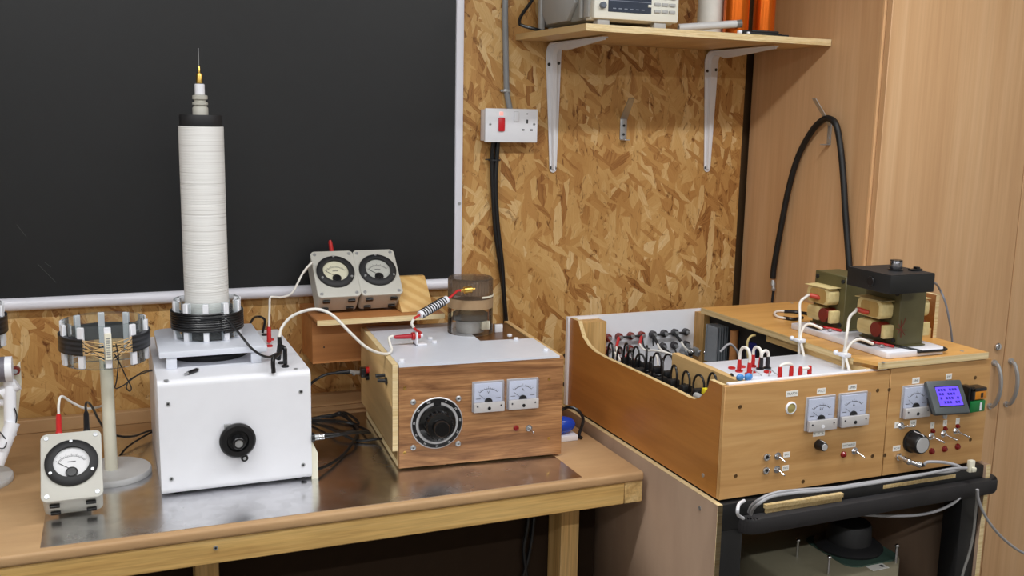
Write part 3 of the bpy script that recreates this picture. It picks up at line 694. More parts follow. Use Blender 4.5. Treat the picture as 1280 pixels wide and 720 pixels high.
solid('black_link', B().tube([(c.x-.005, c.y+.0, WZ1+.004), (c.x-.001, c.y, WZ1+.02), aY(331, 400, c.y), aY(325, 396, c.y), aY(318, 397, c.y+.03), aY(313, 404, c.y+.05), (aY(312, 408, c.y+.06).x, c.y+.065, WZ1+.002)], .0028), BLK, 'short black link arched over the back of the white box', 'cable')
c = aZ(242, 464, WZ1+.004)
solid('probe_tip', B().m(0).cyl(c+V((-.012, -.012, 0)), c+V((.006, .008, .0)), .0035, .0042).m(1).cyl(c+V((-.018, -.0185, 0)), c+V((-.012, -.012, 0)), .002, .0032).cyl(c+V((.006, .008, 0)), c+V((.009, .0115, 0)), .0035), [BLK, STEEL], 'small loose black plug lying on top of the white box', 'plug')

# ------------------------------------------------------------------ pick-up coil on its stand
def coil_stand(cx, cy, ztop, label, wires=True):
    t = thing('coil_stand', label, 'coil stand', (cx, cy, MZ if cx > -.1 else BZ), group='ring coils on stands')
    zb_ = MZ if cx > -.1 else BZ
    R = .0765; h = .085
    part('base_disc', B().lathe([(0, 0), (.076, 0), (.077, .002), (.077, .009), (.075, .012), (0, .012)], (cx, cy, zb_), (0, 0, 1), 48), plain('grey_white_disc', (206, 206, 206), .4) if 'grey_white_disc' not in bpy.data.materials else bpy.data.materials['grey_white_disc'], t)
    part('post', B().cyl((cx, cy, zb_+.012), (cx, cy, ztop-h+.004), .0122, n=24), CREAM, t)
    part('cross_bar', B().box(cx-R+.004, cx+R-.004, cy-.004, cy+.004, ztop-h, ztop-h+.010).box(cx-.004, cx+.004, cy-R+.004, cy+R-.004, ztop-h, ztop-h+.010), ACR, t)
    part('clear_ring', B().lathe([(R-.005, ztop-h), (R, ztop-h), (R, ztop), (R-.005, ztop)], (cx, cy, 0), (0, 0, 1), 64, closed=True), ACR, t)
    for k in range(10):
        a = 2*PI*k/10-PI/2+.07
        M = Matrix.Translation(V((cx, cy, 0))) @ Matrix.Rotation(a, 4, 'Z')
        part('rib', B().box(R-.001, R+.006, -.0062, .0062, ztop-h+.003, ztop-.002, .001, 1, M), WHT, t)
    ga = .55
    part('winding_band', B().lathe([(R+.0015, ztop-.058), (R+.0085, ztop-.056), (R+.0085, ztop-.024), (R+.0015, ztop-.022)], (cx, cy, 0), (0, 0, 1), 60, closed=True, a0=-PI/2+.07+ga, a1=1.5*PI+.07-ga), WIRE, t)
    b = B(); rnd = random.Random(int(abs(cx)*1000)+2)
    for s_ in (-1, 1):
        for k in range(16):
            z_ = ztop-.0255-k*.0019
            b.m(1 if k % 3 == 2 else 0)
            pts = []
            for j in range(6):
                a = -PI/2+.07+s_*ga*(1-j/6); q = j/5
                zz = z_*(1-q)+(ztop-.032-((k*7) % 16)*.0022)*q
                rr = R+.0075+.0028*q
                pts.append((cx+rr*math.cos(a), cy+rr*math.sin(a), zz))
            b.tube(pts, .0009, 5, sub=2)
    part('tapping_wires', b, [plain('copper_hair_wire', (216, 178, 120), .4), BLK] if 'copper_hair_wire' not in bpy.data.materials else [bpy.data.materials['copper_hair_wire'], BLK], t)
    a = -PI/2+.07
    M = Matrix.Translation(V((cx, cy, 0))) @ Matrix.Rotation(a, 4, 'Z')
    tb = part('terminal_strip', B().box(R+.006, R+.0125, -.0062, .0062, ztop-.064, ztop-.012, .001, 1, M), CREAM, t)
    b = B()
    for k in range(9): b.box(R+.0122, R+.0135, -.0035, .0035, ztop-.058+.0045*k, ztop-.0562+.0045*k, M=M)
    part('tags', b, STEEL, tb)
    return t
PX_, PY_ = -.0135, -.362
zt = aY(136, 398, PY_).z
coil_stand(PX_, PY_, zt, 'clear ring coil on a cream post behind the small grey meter')
b = B().tube([aY(145, 430, -.452), aY(148, 448, -.452), aY(146, 474, -.45), aY(144, 485, -.44), aY(152, 483, -.43), aY(165, 474, -.40), aY(178, 465, -.36), aY(192, 462, -.30), aY(205, 461, -.20)], .0012)
b.tube([aY(143, 442, -.453), aY(150, 455, -.452), aY(157, 470, -.45), aY(164, 484, -.44), aY(162, 489, -.43), aY(158, 484, -.43), aY(163, 474, -.42), aY(178, 467, -.37), aY(192, 463, -.31), aY(205, 463, -.21)], .0012)
solid('thin_wire_pair', b, BLK, 'pair of thin black wires trailing from the ring coil to the white box', 'wire')
LX_, LY_ = -.272, -.318
zl = aY(6, 378, LY_).z
t = coil_stand(LX_, LY_, zl, 'clear ring coil stand cut off by the left edge of the picture')
b = B().box(-.285, -.258, LY_-.075, LY_-.05, BZ+.012, 1.02, .004)
q = aY(3, 520, -.40)
# tilted white tube assembly with banded coil on the near side of the stand
part('side_tube', B().cyl(aY(-4, 580, -.42), aY(16, 528, -.40), .013).cyl(aY(13, 545, -.40), aY(12, 475, -.38), .011).cyl(aY(2, 492, -.38), aY(22, 480, -.38), .012), WHT, t)
_a = aY(13, 505, -.385)
part('side_arm', B().cyl((LX_+.008, LY_-.006, _a.z), _a, .007), WHT, t)
_a = aY(15, 470, -.339)
part('side_arm', B().cyl((LX_+.004, LY_-.004, _a.z), _a, .006), WHT, t)
part('side_plate', B().prism([aY(10, 470, -.345), aY(25, 452, -.345), aY(27, 478, -.345), aY(20, 540, -.345), aY(13, 560, -.345), aY(-14, 560, -.345), aY(-14, 470, -.345)], (0, .006, 0)), CREAM, t)
cc = aY(-2, 462, -.385); bb = B()
for k in range(7): bb.m(k % 2).cyl(cc+V((-.06+.012*k, 0, 0)), cc+V((-.048+.012*k, -.000, -.000)), .024)
part('banded_coil', bb, [WHT, plain('grey_violet', (110, 106, 116), .5)], t)
cc = aY(20, 462, -.35); part('terminal', B().m(0).cyl(cc, cc+V((0, -.012, 0)), .008).m(1).cyl(cc+V((0, -.012, 0)), cc+V((0, -.016, 0)), .004), [VARN, STEEL], t)
part('side_wire', B().tube([aY(-5, 535, -.42), aY(4, 545, -.42), aY(8, 552, -.42), aY(5, 560, -.43), aY(-4, 560, -.43)], .0012).tube([aY(18, 510, -.40), aY(21, 520, -.40), aY(19, 532, -.40)], .0012), BLK, t)

# ------------------------------------------------------------------ meter boxes (tilted back 45 degrees)
def meter_box(base, label, face, lead=(1, 1), rz=0):
    """base: middle of the rear bottom edge; local frame: x right, y up the face, z out of the face"""
    tilt = math.radians(45)
    M = Matrix.Translation(V(base)) @ Matrix.Rotation(rz, 4, 'Z') @ Matrix.Rotation(PI/2-tilt, 4, 'X')
    t = thing('meter_box', label, 'meter', M=M, group='grey meter boxes')
    W, H, D = .103, .135, .060
    part('case', B().rbox(-W/2+.002, W/2-.002, .002, H-.002, 0, D-.008, .010, 'z', 4), CASE, t, local=True)
    part('front_lid', B().rbox(-W/2, W/2, 0, H, D-.008, D, .011, 'z', 5, .0018), CASE, t, local=True)
    for x in (-W/2+.010, W/2-.010):
        for y in (.010, H-.010): part('corner_screw', B().lathe([(0, 0), (.0045, 0), (.004, .0012), (.002, .0012), (.002, .0005), (0, .0005)], (x, y, D-.0002), (0, 0, 1), 14), STEEL, t, local=True)
    cx, cy, r = 0, .071, .0452
    bz = part('dial_ring', B().lathe([(r-.0145, 0), (r, 0), (r, .005), (r-.002, .007), (r-.010, .009), (r-.0145, .0085)], (cx, cy, D), (0, 0, 1), 48, closed=True), BLKM, t, local=True)
    for k in range(3):
        a = PI/2+2*PI*k/3; part('ring_screw', B().cyl((cx+(r-.005)*math.cos(a), cy+(r-.005)*math.sin(a), D+.007), (cx+(r-.005)*math.cos(a), cy+(r-.005)*math.sin(a), D+.0105), .0028), STEEL, bz, local=True)
    fc = part('dial_face', B().cyl((cx, cy, D), (cx, cy, D+.002), r-.0138, n=40), face, t, local=True)
    b = B(); o = V((cx, cy-.014, D+.0022))
    for k in range(25):
        a = PI/2+math.radians(52)*(1-2*k/24); L0 = .0270; L1 = .0300 if k % 4 else .0325
        d = V((math.cos(a), math.sin(a), 0)); n_ = V((-d.y, d.x, 0))*.00035
        p0, p1 = o+d*L0, o+d*L1; b.add([p0-n_, p0+n_, p1+n_, p1-n_], [(0, 1, 2, 3)])
    for k in range(24):
        a0, a1 = [PI/2+math.radians(52)*(1-2*(k+j)/24) for j in (0, 1)]
        b.add([o+V((math.cos(a), math.sin(a), 0))*rr for a, rr in ((a0, .0266), (a1, .0266), (a1, .0271), (a0, .0271))], [(0, 1, 2, 3)])
    b.box(cx-.007, cx+.007, cy+.0015, cy+.003, D+.002, D+.0023)
    part('scale', b, INK, fc, local=True)
    a = math.radians(145); d = V((math.cos(a), math.sin(a), 0))
    part('needle', B().tube([o+V((0, 0, .001)), o+d*.027+V((0, 0, .001))], .0005, 5, raw=True), BLK, fc, local=True)
    part('pivot_cover', B().lathe([(0, 0), (.0105, 0), (.0105, .003), (.0085, .0035), (.008, .0045), (0, .0045)], (cx, cy-.020, D+.002), (0, 0, 1), 28), BLK, fc, local=True)
    part('glass', B().cyl((cx, cy, D+.0075), (cx, cy, D+.008), r-.0140, n=40), LENS, bz, local=True)
    for x in (-.030, .030):
        for z in (.012, D-.017): part('rubber_foot', B().box(x-.0085, x+.0085, -.004, .001, z-.0045, z+.0045, .0012), BLK, t, local=True)
    part('prop', B().prism([(-.028, .012, .0005), (-.028, .098, .0005), (-.028, .0505, -.047)], (.056, 0, 0), .001), CASE, t, local=True)
    for x, mt, full in ((-.022, RED, lead[0]), (.026, BLK, lead[1])):
        tt = part('terminal', B().cyl((x, H-.002, D*.45), (x, H+.010, D*.45), .0055), mt, t, local=True)
        if full != 1: part('terminal_stud', B().cyl((x, H+.010, D*.45), (x, H+.018, D*.45), .003), STEEL, tt, local=True)
    return t, M
def mbase(px, py, z):                       # rear bottom edge middle seen at the lower rubber feet
    c = aZ(px, py, z); return V((c.x, c.y+.006, z+.0035))
t, M1 = meter_box(mbase(93, 645, MZ), 'small grey meter box standing alone at the front of the bench', DIALW)
SFY = -.222
SHZ = aY(396.5, 401, SFY).z
def sbase(px, py):
    c = aZ(px, py, SHZ); return V((c.x, c.y+.003, SHZ+.0035))
t, M2 = meter_box(sbase(421, 391), 'grey meter box with a cream dial, beside the white lead on the little shelf', DIALY, (0, 1))
t, M3 = meter_box(sbase(473.5, 388), 'grey meter box with a grey dial, next to the timber block', DIALG, (0, 0))
# plugs and leads of the meters
def mplug(M, x, mat, lab, L=.034):
    b = B().lathe([(0, 0), (.0055, 0), (.0068, .006), (.0055, .010), (.005, L-.006), (.0032, L), (0, L)], (x, .1455, .027), (0, 1, 0), 16)
    b.v = [tuple(M @ V(p)) for p in b.v]
    solid('banana_plug', b, mat, lab, 'plug', 'plugs of the meters'); return M @ V((x, .1455+L, .027))
e1 = mplug(M1, -.022, RED, 'red plug in the top of the lone front meter', .048)
e2 = mplug(M1, .026, BLK, 'black plug in the top of the lone front meter', .048)
q = M2 @ V((.008, .137, .030))
solid('banana_plug', B().lathe([(0, 0), (.0055, 0), (.0062, .006), (.0055, .010), (.0045, .038), (.0028, .043), (0, .043)], q, (-.12, .05, 1), 16), RED, 'red plug standing behind the cream dial meter', 'plug', 'plugs of the meters')
solid('white_lead', B().tube([e1+V((0, -.004, -.004)), e1+V((.001, .004, .018)), aY(77, 495.5, e1.y+.02), aY(90, 503, e1.y+.04), aY(105, 510, e1.y+.06), aY(118, 510, e1.y+.09), aY(130, 506, e1.y+.14), aY(142, 498, -.33)], .0024), WHC,
      'thin white lead from the red plug of the front meter to behind the cream post', 'cable')
solid('black_lead', B().tube([e2+V((0, -.004, -.004)), e2+V((0, .006, .012)), aY(110, 503, e2.y+.03), aY(116, 510, e2.y+.05), aY(124, 526, e2.y+.09), aY(135, 540, e2.y+.14), aY(152, 545.5, -.27), aY(168, 545, -.22), aY(182, 540, -.16), aY(200, 535, -.10)], .0024), BLK,
      'black lead from the front meter passing behind the cream post', 'cable')
solid('black_lead', B().tube([aY(205, 533, -.10), aY(190, 540, -.14), aY(172, 550, -.18), aY(158, 560, -.22), aY(148, 572, -.25)], .0022), BLK, 'black lead curving down behind the disc of the ring coil stand', 'cable')
# lead of the shelf meter down to the red plug on the white box
pe = aZ(336.5, 430, WZ1)
solid('white_lead', B().tube([(pe.x+.0005, pe.y, aY(336, 412, pe.y).z), aY(336.5, 400, pe.y), aY(337, 385, pe.y), aY(337.5, 373, pe.y-.002), aY(341, 371, pe.y), aY(352, 371.5, pe.y+.02), aY(364, 367, pe.y+.05), aY(371, 356, pe.y+.08), aY(377, 344, pe.y+.1), aY(384, 334, pe.y+.12), aY(391, 328, pe.y+.14), M2 @ V((-.060, .120, -.004)), M2 @ V((-.040, .139, .016))], .0024), WHC,
      'white lead from the red plug of the white box up to the cream dial meter', 'cable')

# ------------------------------------------------------------------ little wall shelf with timber block
x0 = aZ(396, 398, SHZ).x
t = thing('small_wall_shelf', 'small plywood shelf on a brown board case behind the walnut unit', 'shelf', (.62, -.05, 1.035))
SX0 = aY(396.5, 404, SFY).x; SX1 = aY(556, 393, SFY).x; fpx = aY(390.5, 430, -.135).x; fpz = aY(392, 455, -.135).z
part('shelf_board', B().m(0).box(SX0, SX1, SFY, -.001, SHZ-.0125, SHZ).m(1).box(SX0, SX1, SFY-.0006, SFY, SHZ-.0125, SHZ), [CARD, PLYE], t)
part('front_panel', B().box(fpx, .70, -.135, -.125, fpz, SHZ-.0126), CARD, t)
part('end_panel', B().box(fpx, fpx+.010, -.125, -.001, fpz, SHZ-.0126), CARD, t)
c = aY(405, 434, -.135); part('screw_hole', B().cyl((c.x, -.1348, c.z), (c.x, -.1356, c.z), .002, n=10), BLKM, t)
# timber block: face sloping back
bx0, bx1 = .66, .760
bz1 = aY(520, 345, -.05).z
by_ = aZ(540, 388.6, SHZ).y
bz1 = aY(520, 345, by_+.08).z
pts = [(by_, SHZ+.0004), (by_+.08, bz1), (by_+.098, bz1), (by_+.098, SHZ+.0004)]
xr = aY(543, 387, by_).x
def endgrain():
    mt, nt, p = newmat('pine_end_grain')
    v = mapped(nt, (1, 1, 1), loc=(-.62, .0, -1.10))
    w = nt.nodes.new('ShaderNodeTexWave'); w.wave_type = 'RINGS'; w.rings_direction = 'Y'; w.inputs['Scale'].default_value = 15; w.inputs['Distortion'].default_value = 1.2; w.inputs['Detail Scale'].default_value = 6
    nt.links.new(v, w.inputs['Vector'])
    c = ramp(nt, w.outputs['Fac'], [(.2, (226, 188, 122)), (.8, (212, 168, 100))]); nt.links.new(c, p.inputs['Base Color']); p.inputs['Roughness'].default_value = .55; return mt
solid('timber_block', B().prism([(xr-.082, y, z) for y, z in pts], (.082, 0, 0), .0015), endgrain(), 'sloping pine block standing at the right end of the little shelf', 'wood block')

# ------------------------------------------------------------------ walnut-fronted unit
RZ = math.radians(-4.0)
O = V((.5415, -.532, MZ))
t = thing('walnut_unit', 'plywood cabinet with a walnut front, big dial and two meters', 'instrument', O, RZ)
MWU = MW[t.name]
FW, FH, FD = .362, .2245, .385
Z0 = .004
part('front_panel', B().box(0, FW, 0, .010, Z0, FH, .001, 1), WAL, t, local=True)
part('side_panel', B().m(0).box(-.013, -.001, .004, FD, .042, FH+.002).m(1).box(-.013, -.001, .0032, .004, .042, FH+.002).box(-.013, -.001, .004, FD, FH+.0016, FH+.0028), [PLYP, PLYE], t, local=True)
part('side_panel', B().m(0).box(FW-.012, FW, .0105, FD, Z0, FH), [PLYP], t, local=True)
part('back_panel', B().box(0, FW-.0125, FD-.012, FD, .02, FH-.006), PLYP, t, local=True)
part('base_rail', B().m(0).box(0, FW-.0125, .0105, FD, Z0, .016).box(0, .012, .0105, .022, .016, .06).box(0, .012, FD-.035, FD-.0125, .016, .06).m(1).box(-.0008, 0, .0105, FD, Z0, .016), [PLYP, PLYE], t, local=True)
part('inner_tray', B().box(.02, FW-.0125, .0105, FD-.0125, .0165, .022), WAL, t, local=True)
for x in (.03, FW-.04):
    for y in (.03, FD-.04): part('foot', B().cyl((x, y, 0), (x, y, Z0), .010), BLKM, t, local=True)
# top: white sheet notched at the rear right, varnished board in the notch
def loc(p): return MWU.inverted() @ V(p)
nx = loc(aZ(575, 419, BZ+FH+.001)); n2 = loc(aZ(652, 420, BZ+FH))
ny = .175
part('top_board', B().box(0.0, FW-.0125, .0105, FD-.0125, FH-.0165, FH-.003), plain('varnished_board', (96, 62, 36), .3), t, local=True)
part('top_sheet', B().prism([(.0, -.001, FH-.0028), (FW-.010, -.001, FH-.0028), (FW-.010, ny, FH-.0028), (.225, ny, FH-.0028), (.225, FD, FH-.0028), (0, FD, FH-.0028)], (0, 0, .0052)), WPLATE, t, local=True)
TZ = BZ+.0016+FH+.0024
for px, py in ((537.5, 423), (543, 427.5), (637, 419.5), (645, 424), (682, 437.5), (502, 451)):
    c = aZ(px, py+1, TZ); part('nylon_screw', B().cyl((c.x, c.y, TZ-.0005), (c.x, c.y, TZ+.0055), .0058, bev=.001), WHT, t)
c = aZ(623, 412, TZ); part('white_clip', B().box(c.x-.010, c.x+.010, c.y-.004, c.y+.004, TZ-.006, TZ+.013, .001), WHT, t)
def wf(px, py, off=0):
    """point on the walnut front (unit's own frame)"""
    I = MWU.inverted(); o_ = I @ CAM; d_ = (I.to_3x3()) @ ray(px, py)
    return o_+d_*((-off-o_.y)/d_.y)
# big vernier dial
c = wf(546, 528.5)
dl = part('dial_plate', B().m(0).lathe([(0, 0), (.0555, 0), (.0560, .0012), (.054, .0028), (0, .0028)], (c.x, 0, c.z), (0, -1, 0), 64), ALU, t, local=True)
part('dial_scale', B().m(0).lathe([(.0455, .0028), (.0535, .0028), (.0535, .0033), (.0455, .0033)], (c.x, 0, c.z), (0, -1, 0), 64, closed=True), BLK, dl, local=True)
b = B()
for k in range(11):
    a = PI/2-math.radians(22)-math.radians(316)*k/10
    M = Matrix.Translation(V((c.x+.0495*math.cos(a), -.0036, c.z+.0495*math.sin(a)))) @ Matrix.Rotation(PI/2, 4, 'X') @ Matrix.Rotation(a-PI/2, 4, 'Z')
    b.text(str(k*10), .0058, M)
part('dial_numbers', b, DIALW, dl, local=True)
part('dial_gap', B().box(c.x-.008, c.x+.008, -.0034, -.0027, c.z+.036, c.z+.0455), BLK, dl, local=True)
kn = part('dial_knob', B().lathe([(0, .0028), (.0400, .0028), (.0405, .006), (.0385, .010), (.0300, .013), (.0285, .026), (.027, .029), (.0175, .030), (.0165, .033), (.0165, .046), (.015, .048), (0, .048)], (c.x, 0, c.z), (0, -1, 0), 40), plain('black_bakelite', (16, 16, 17), .14), t, local=True)
b = B()
for k in range(18):
    a = 2*PI*k/18; b.cyl((c.x+.0288*math.cos(a), -.013, c.z+.0288*math.sin(a)), (c.x+.0284*math.cos(a), -.0265, c.z+.0284*math.sin(a)), .0022, n=8)
part('grip_ribs', b, BLK, kn, local=True)
for px, py in ((516.5, 502.5), (573, 498), (516.5, 559.5), (572.5, 554.5)):
    q = wf(px, py); part('dial_screw', B().m(0).lathe([(0, 0), (.0062, 0), (.0058, .002), (.004, .0034), (0, .0036)], (q.x, 0, q.z), (0, -1, 0), 20).m(1).box(q.x-.002, q.x+.002, -.0038, -.0034, q.z-.0006, q.z+.0006).box(q.x-.0006, q.x+.0006, -.0038, -.0034, q.z-.002, q.z+.002), [STEEL, BLKM], t, local=True)
for px, py in ((506, 485), (506, 566), (686, 548), (686.5, 474)):
    q = wf(px, py); part('panel_screw', B().lathe([(.0012, 0), (.0034, 0), (.0034, .0004), (.0012, .0002)], (q.x, 0, q.z), (0, -1, 0), 16, closed=True), BRASS, t, local=True)
q = wf(645, 535); part('red_lamp', B().lathe([(0, 0), (.0062, 0), (.0062, .002), (.0054, .0025), (.0046, .005), (0, .006)], (q.x, 0, q.z), (0, -1, 0), 20), REDD, t, local=True)
def toggle(par, o, lever, M=None, washer=True):
    """toggle switch on a front facing -y at o (par's own frame); lever is the tip offset"""
    x, z = o.x, o.z; y = o.y
    b = B().lathe([(0, 0), (.0075, 0), (.0075, .0012), (0, .0012)], (x, y, z), (0, -1, 0), 20).lathe([(0, .0012), (.0058, .0012), (.0058, .0034), (.0040, .0036), (.0040, .008), (0, .008)], (x, y, z), (0, -1, 0), 6)
    s_ = part('toggle_switch', b, CHR, par, local=True)
    p0 = V((x, y-.007, z)); p1 = p0+V(lever)
    part('lever', B().cyl(p0, p1, .0014, .0021, n=10).ball(p1, .0023, n=10), CHR, s_, local=True)
toggle(t, wf(661, 535), (.004, -.012, -.004))
def panel_meter(par, cx, cz, letter, y=0, w=.070, h=.066, ndl=150, black=True, marks=('0', '')):
    """clear-cased moving coil meter on a front facing -y, in par's own frame"""
    b = B().box(cx-w/2, cx+w/2, y-.004, y, cz-h/2, cz+h/2, .001)
    mt = part('panel_meter', b, FROST, par, local=True)
    part('meter_face', B().box(cx-w/2+.0045, cx+w/2-.0045, y-.006, y-.004, cz-h*.18, cz+h/2-.0045), DIALB, mt, local=True)
    b = B(); o = V((cx, y-.0062, cz-h*.17))
    def arc(a): return V((math.cos(a), 0, math.sin(a)))
    for k in range(16):
        a0, a1 = [PI/2+math.radians(44)*(1-2*(k+j)/16) for j in (0, 1)]
        b.add([o+arc(a)*r_ for a, r_ in ((a0, .0275), (a1, .0275), (a1, .0285), (a0, .0285))], [(0, 1, 2, 3)])
    for k in range(11):
        a = PI/2+math.radians(44)*(1-2*k/10); d = arc(a); n_ = V((-d.z, 0, d.x))*.00028
        b.add([o+d*.0285-n_, o+d*.0285+n_, o+d*(.0335 if k % 5 == 0 else .031)+n_, o+d*(.0335 if k % 5 == 0 else .031)-n_], [(0, 1, 2, 3)])
    b.text(letter, .0085, Matrix.Translation(V((cx, y-.0063, cz+h*.13))) @ Matrix.Rotation(PI/2, 4, 'X'))
    for s_ in (-1, 1): b.box(cx+s_*.022-.005, cx+s_*.022+.005, y-.0063, y-.006, cz-h*.07, cz-h*.055)
    part('scale', b, INK, mt, local=True)
    a = math.radians(ndl-8); d = arc(a)
    part('needle', B().tube([o+d*.004+V((0, -.0006, 0)), o+d*.026+V((0, -.0006, 0))], .0003, 4, raw=True), INK, mt, local=True)
    part('pivot_arch', B().lathe([(0, 0), (.0085, 0), (.0085, .003), (0, .003)], o+V((0, .0003, 0)), (0, -1, 0), 20, a0=(PI if False else 0), a1=2*PI), BLK, mt, local=True)
    cv = part('clear_cover', B().box(cx-w/2, cx+w/2, y-.013, y-.0042, cz-h/2, cz+h/2, .0014), ACRM, mt, local=True)
    lc = part('lower_cover', B().box(cx-w/2+.002, cx+w/2-.001, y-.0145, y-.0070, cz-h/2+.001, cz-h*.17, .0008), FROST, mt, local=True)
    part('zero_screw', B().cyl((cx, y-.0145, cz-h*.36), (cx, y-.0152, cz-h*.36), .0036), BLK if black else WHT, lc, local=True)
    for s_ in (-1, 1): part('cover_screw', B().cyl((cx+s_*w*.37, y-.0145, cz-h*.28), (cx+s_*w*.37, y-.0152, cz-h*.28), .0018, n=10), INK, lc, local=True)
    return mt
for cxp, cyp, L in ((610.5, 495.5, 'V'), (653.5, 492), ) if False else ((610.5, 495.5, 'V'), (653.5, 492, 'A')):
    q = wf(cxp, cyp, .006); panel_meter(t, q.x, q.z, L)
# sockets on its left side
I = MWU.inverted(); o_ = I @ CAM
def ws(px, py, X=-.013):
    d_ = I.to_3x3() @ ray(px, py); return o_+d_*((X-o_.x)/d_.x)
q = ws(460, 465)
ad = part('coax_adapter', B().m(0).box(q.x-.018, q.x, q.y-.012, q.y+.012, q.z-.010, q.z+.011, .002).m(1).cyl((q.x, q.y-.012, q.z+.008), (q.x-.007, q.y-.012, q.z+.008), .0075).m(0).cyl((q.x, q.y-.012, q.z-.010), (q.x-.007, q.y-.012, q.z-.010), .006), [BLK, RED], t, local=True)
q2 = ws(484, 476)
part('binding_lug', B().tube([(q2.x, q2.y, q2.z), (q2.x-.02, q2.y+.004, q2.z+.001)], .0042, 10, raw=True).cyl((q2.x-.001, q2.y, q2.z), (q2.x-.004, q2.y, q2.z), .008).tube([(q2.x, q2.y+.024, q2.z+.006), (q2.x-.020, q2.y+.026, q2.z+.005)], .004, 10, raw=True), BLK, t, local=True)
# white angle piece with terminal
c = aZ(520.5, 431, TZ)
an = thing('terminal_angle', 'small white plastic angle with a red terminal standing on the walnut unit', 'bracket', (c.x, c.y, TZ))
hh = .038
part('upright', B().prism([(c.x-.004, c.y-.014, TZ+.0004), (c.x-.004, c.y+.014, TZ+.0004), (c.x-.004, c.y+.014, TZ+hh), (c.x-.004, c.y-.014, TZ+hh-.008)], (.0035, 0, 0), .0006), WHT, an)
part('foot_plate', B().box(c.x-.004, c.x+.021, c.y-.014, c.y+.014, TZ+.0004, TZ+.004, .0008), WHT, an)
tm = V((c.x, c.y, aY(516, 420, c.y).z))
part('red_terminal', B().m(0).cyl(tm+V((-.011, 0, 0)), tm+V((-.004, 0, 0)), .0085).cyl(tm+V((0, 0, 0)), tm+V((.008, 0, 0)), .0075).m(1).cyl(tm+V((.008, 0, 0)), tm+V((.014, 0, 0)), .0045), [RED, WHT], an)
solid('banana_plug', B().lathe([(0, 0), (.0055, 0), (.0055, .012), (.0042, .036), (.003, .040), (0, .040)], tm+V((-.0115, 0, 0)), (-1, 0, 0), 14), plain('crimson_plug', (176, 34, 48), .4), 'slim crimson plug lying level in the white angle piece', 'plug')
# clear cylinder (vacuum capacitor)
c = aZ(587.5, 414.5, TZ); R_ = .0535
h1 = aY(587, 345, c.y).z-TZ
hz = lambda py: aY(587, py, c.y-R_*.6).z
t2 = thing('clear_capacitor', 'clear cylinder with smoked top and metal base on the walnut unit', 'capacitor', (c.x, c.y, TZ))
zt_ = TZ+h1
part('clear_tube', B().lathe([(R_-.003, TZ+.0003), (R_, TZ+.0003), (R_, TZ+h1*.52), (R_-.003, TZ+h1*.52)], (c.x, c.y, 0), (0, 0, 1), 56, closed=True), GLASS, t2)
part('tan_band', B().lathe([(R_-.004, TZ+h1*.46), (R_+.0006, TZ+h1*.46), (R_+.0006, TZ+h1*.63), (R_-.004, TZ+h1*.63)], (c.x, c.y, 0), (0, 0, 1), 56, closed=True), clear('tan_clear', (226, 206, 178), .7, .1, .55, (206, 178, 142)), t2)
part('smoked_tube', B().lathe([(R_-.003, TZ+h1*.63), (R_, TZ+h1*.63), (R_, zt_-.006), (R_-.003, zt_-.002), (0, zt_-.002), (0, zt_-.006), (R_-.003, zt_-.006)], (c.x, c.y, 0), (0, 0, 1), 56), SMOKEG, t2)
b = B()
for k in range(28):
    a = 2*PI*k/28; b.cyl((c.x+.0400*math.cos(a), c.y+.0400*math.sin(a), TZ+h1*.70), (c.x+.0400*math.cos(a), c.y+.0400*math.sin(a), TZ+h1*.94), .0035, n=8)
b.cyl((c.x, c.y, TZ+h1*.68), (c.x, c.y, TZ+h1*.95), .040, n=40)
part('ribbed_core', b, SMOKE, t2)
part('glass_pan', B().lathe([(0, TZ+h1*.40), (.030, TZ+h1*.39), (.046, TZ+h1*.33), (.048, TZ+h1*.26), (.046, TZ+h1*.24), (0, TZ+h1*.24)], (c.x, c.y, 0), (0, 0, 1), 40), clear('grey_glass', (206, 210, 212), .9, .05, .2, (140, 144, 146)), t2)
part('metal_base', B().lathe([(0, TZ+.002), (.033, TZ+.002), (.034, TZ+.004), (.034, TZ+h1*.235), (0, TZ+h1*.235)], (c.x, c.y, 0), (0, 0, 1), 40), plain('satin_metal', (196, 196, 196), .4, .25), t2)
part('pale_block', B().box(c.x+.014, c.x+.034, c.y-.043, c.y-.030, TZ+.012, TZ+.032, .001), CREAM, t2)
part('white_slip', B().lathe([(R_+.0002, TZ+h1*.66), (R_+.0012, TZ+h1*.66), (R_+.0012, TZ+h1*.69), (R_+.0002, TZ+h1*.69)], (c.x, c.y, 0), (0, 0, 1), 20, closed=True, a0=-.1, a1=-1.4), CREAM, t2)
yb2 = c.y-R_-.012
n0, n1 = aY(578, 363, yb2), aY(596, 361, yb2)
d = (n1-n0).normalized()
part('brass_terminal', B().lathe([(0, -.004), (.004, -.004), (.004, .004), (.0078, .004), (.0078, .022), (.0034, .022), (.0034, .030), (0, .030)], n0, d, 12), BRASS, t2)
part('terminal_stem', B().cyl(n0+d*.012, n0+d*.012+V((0, .012, 0)), .003), BRASS, t2)
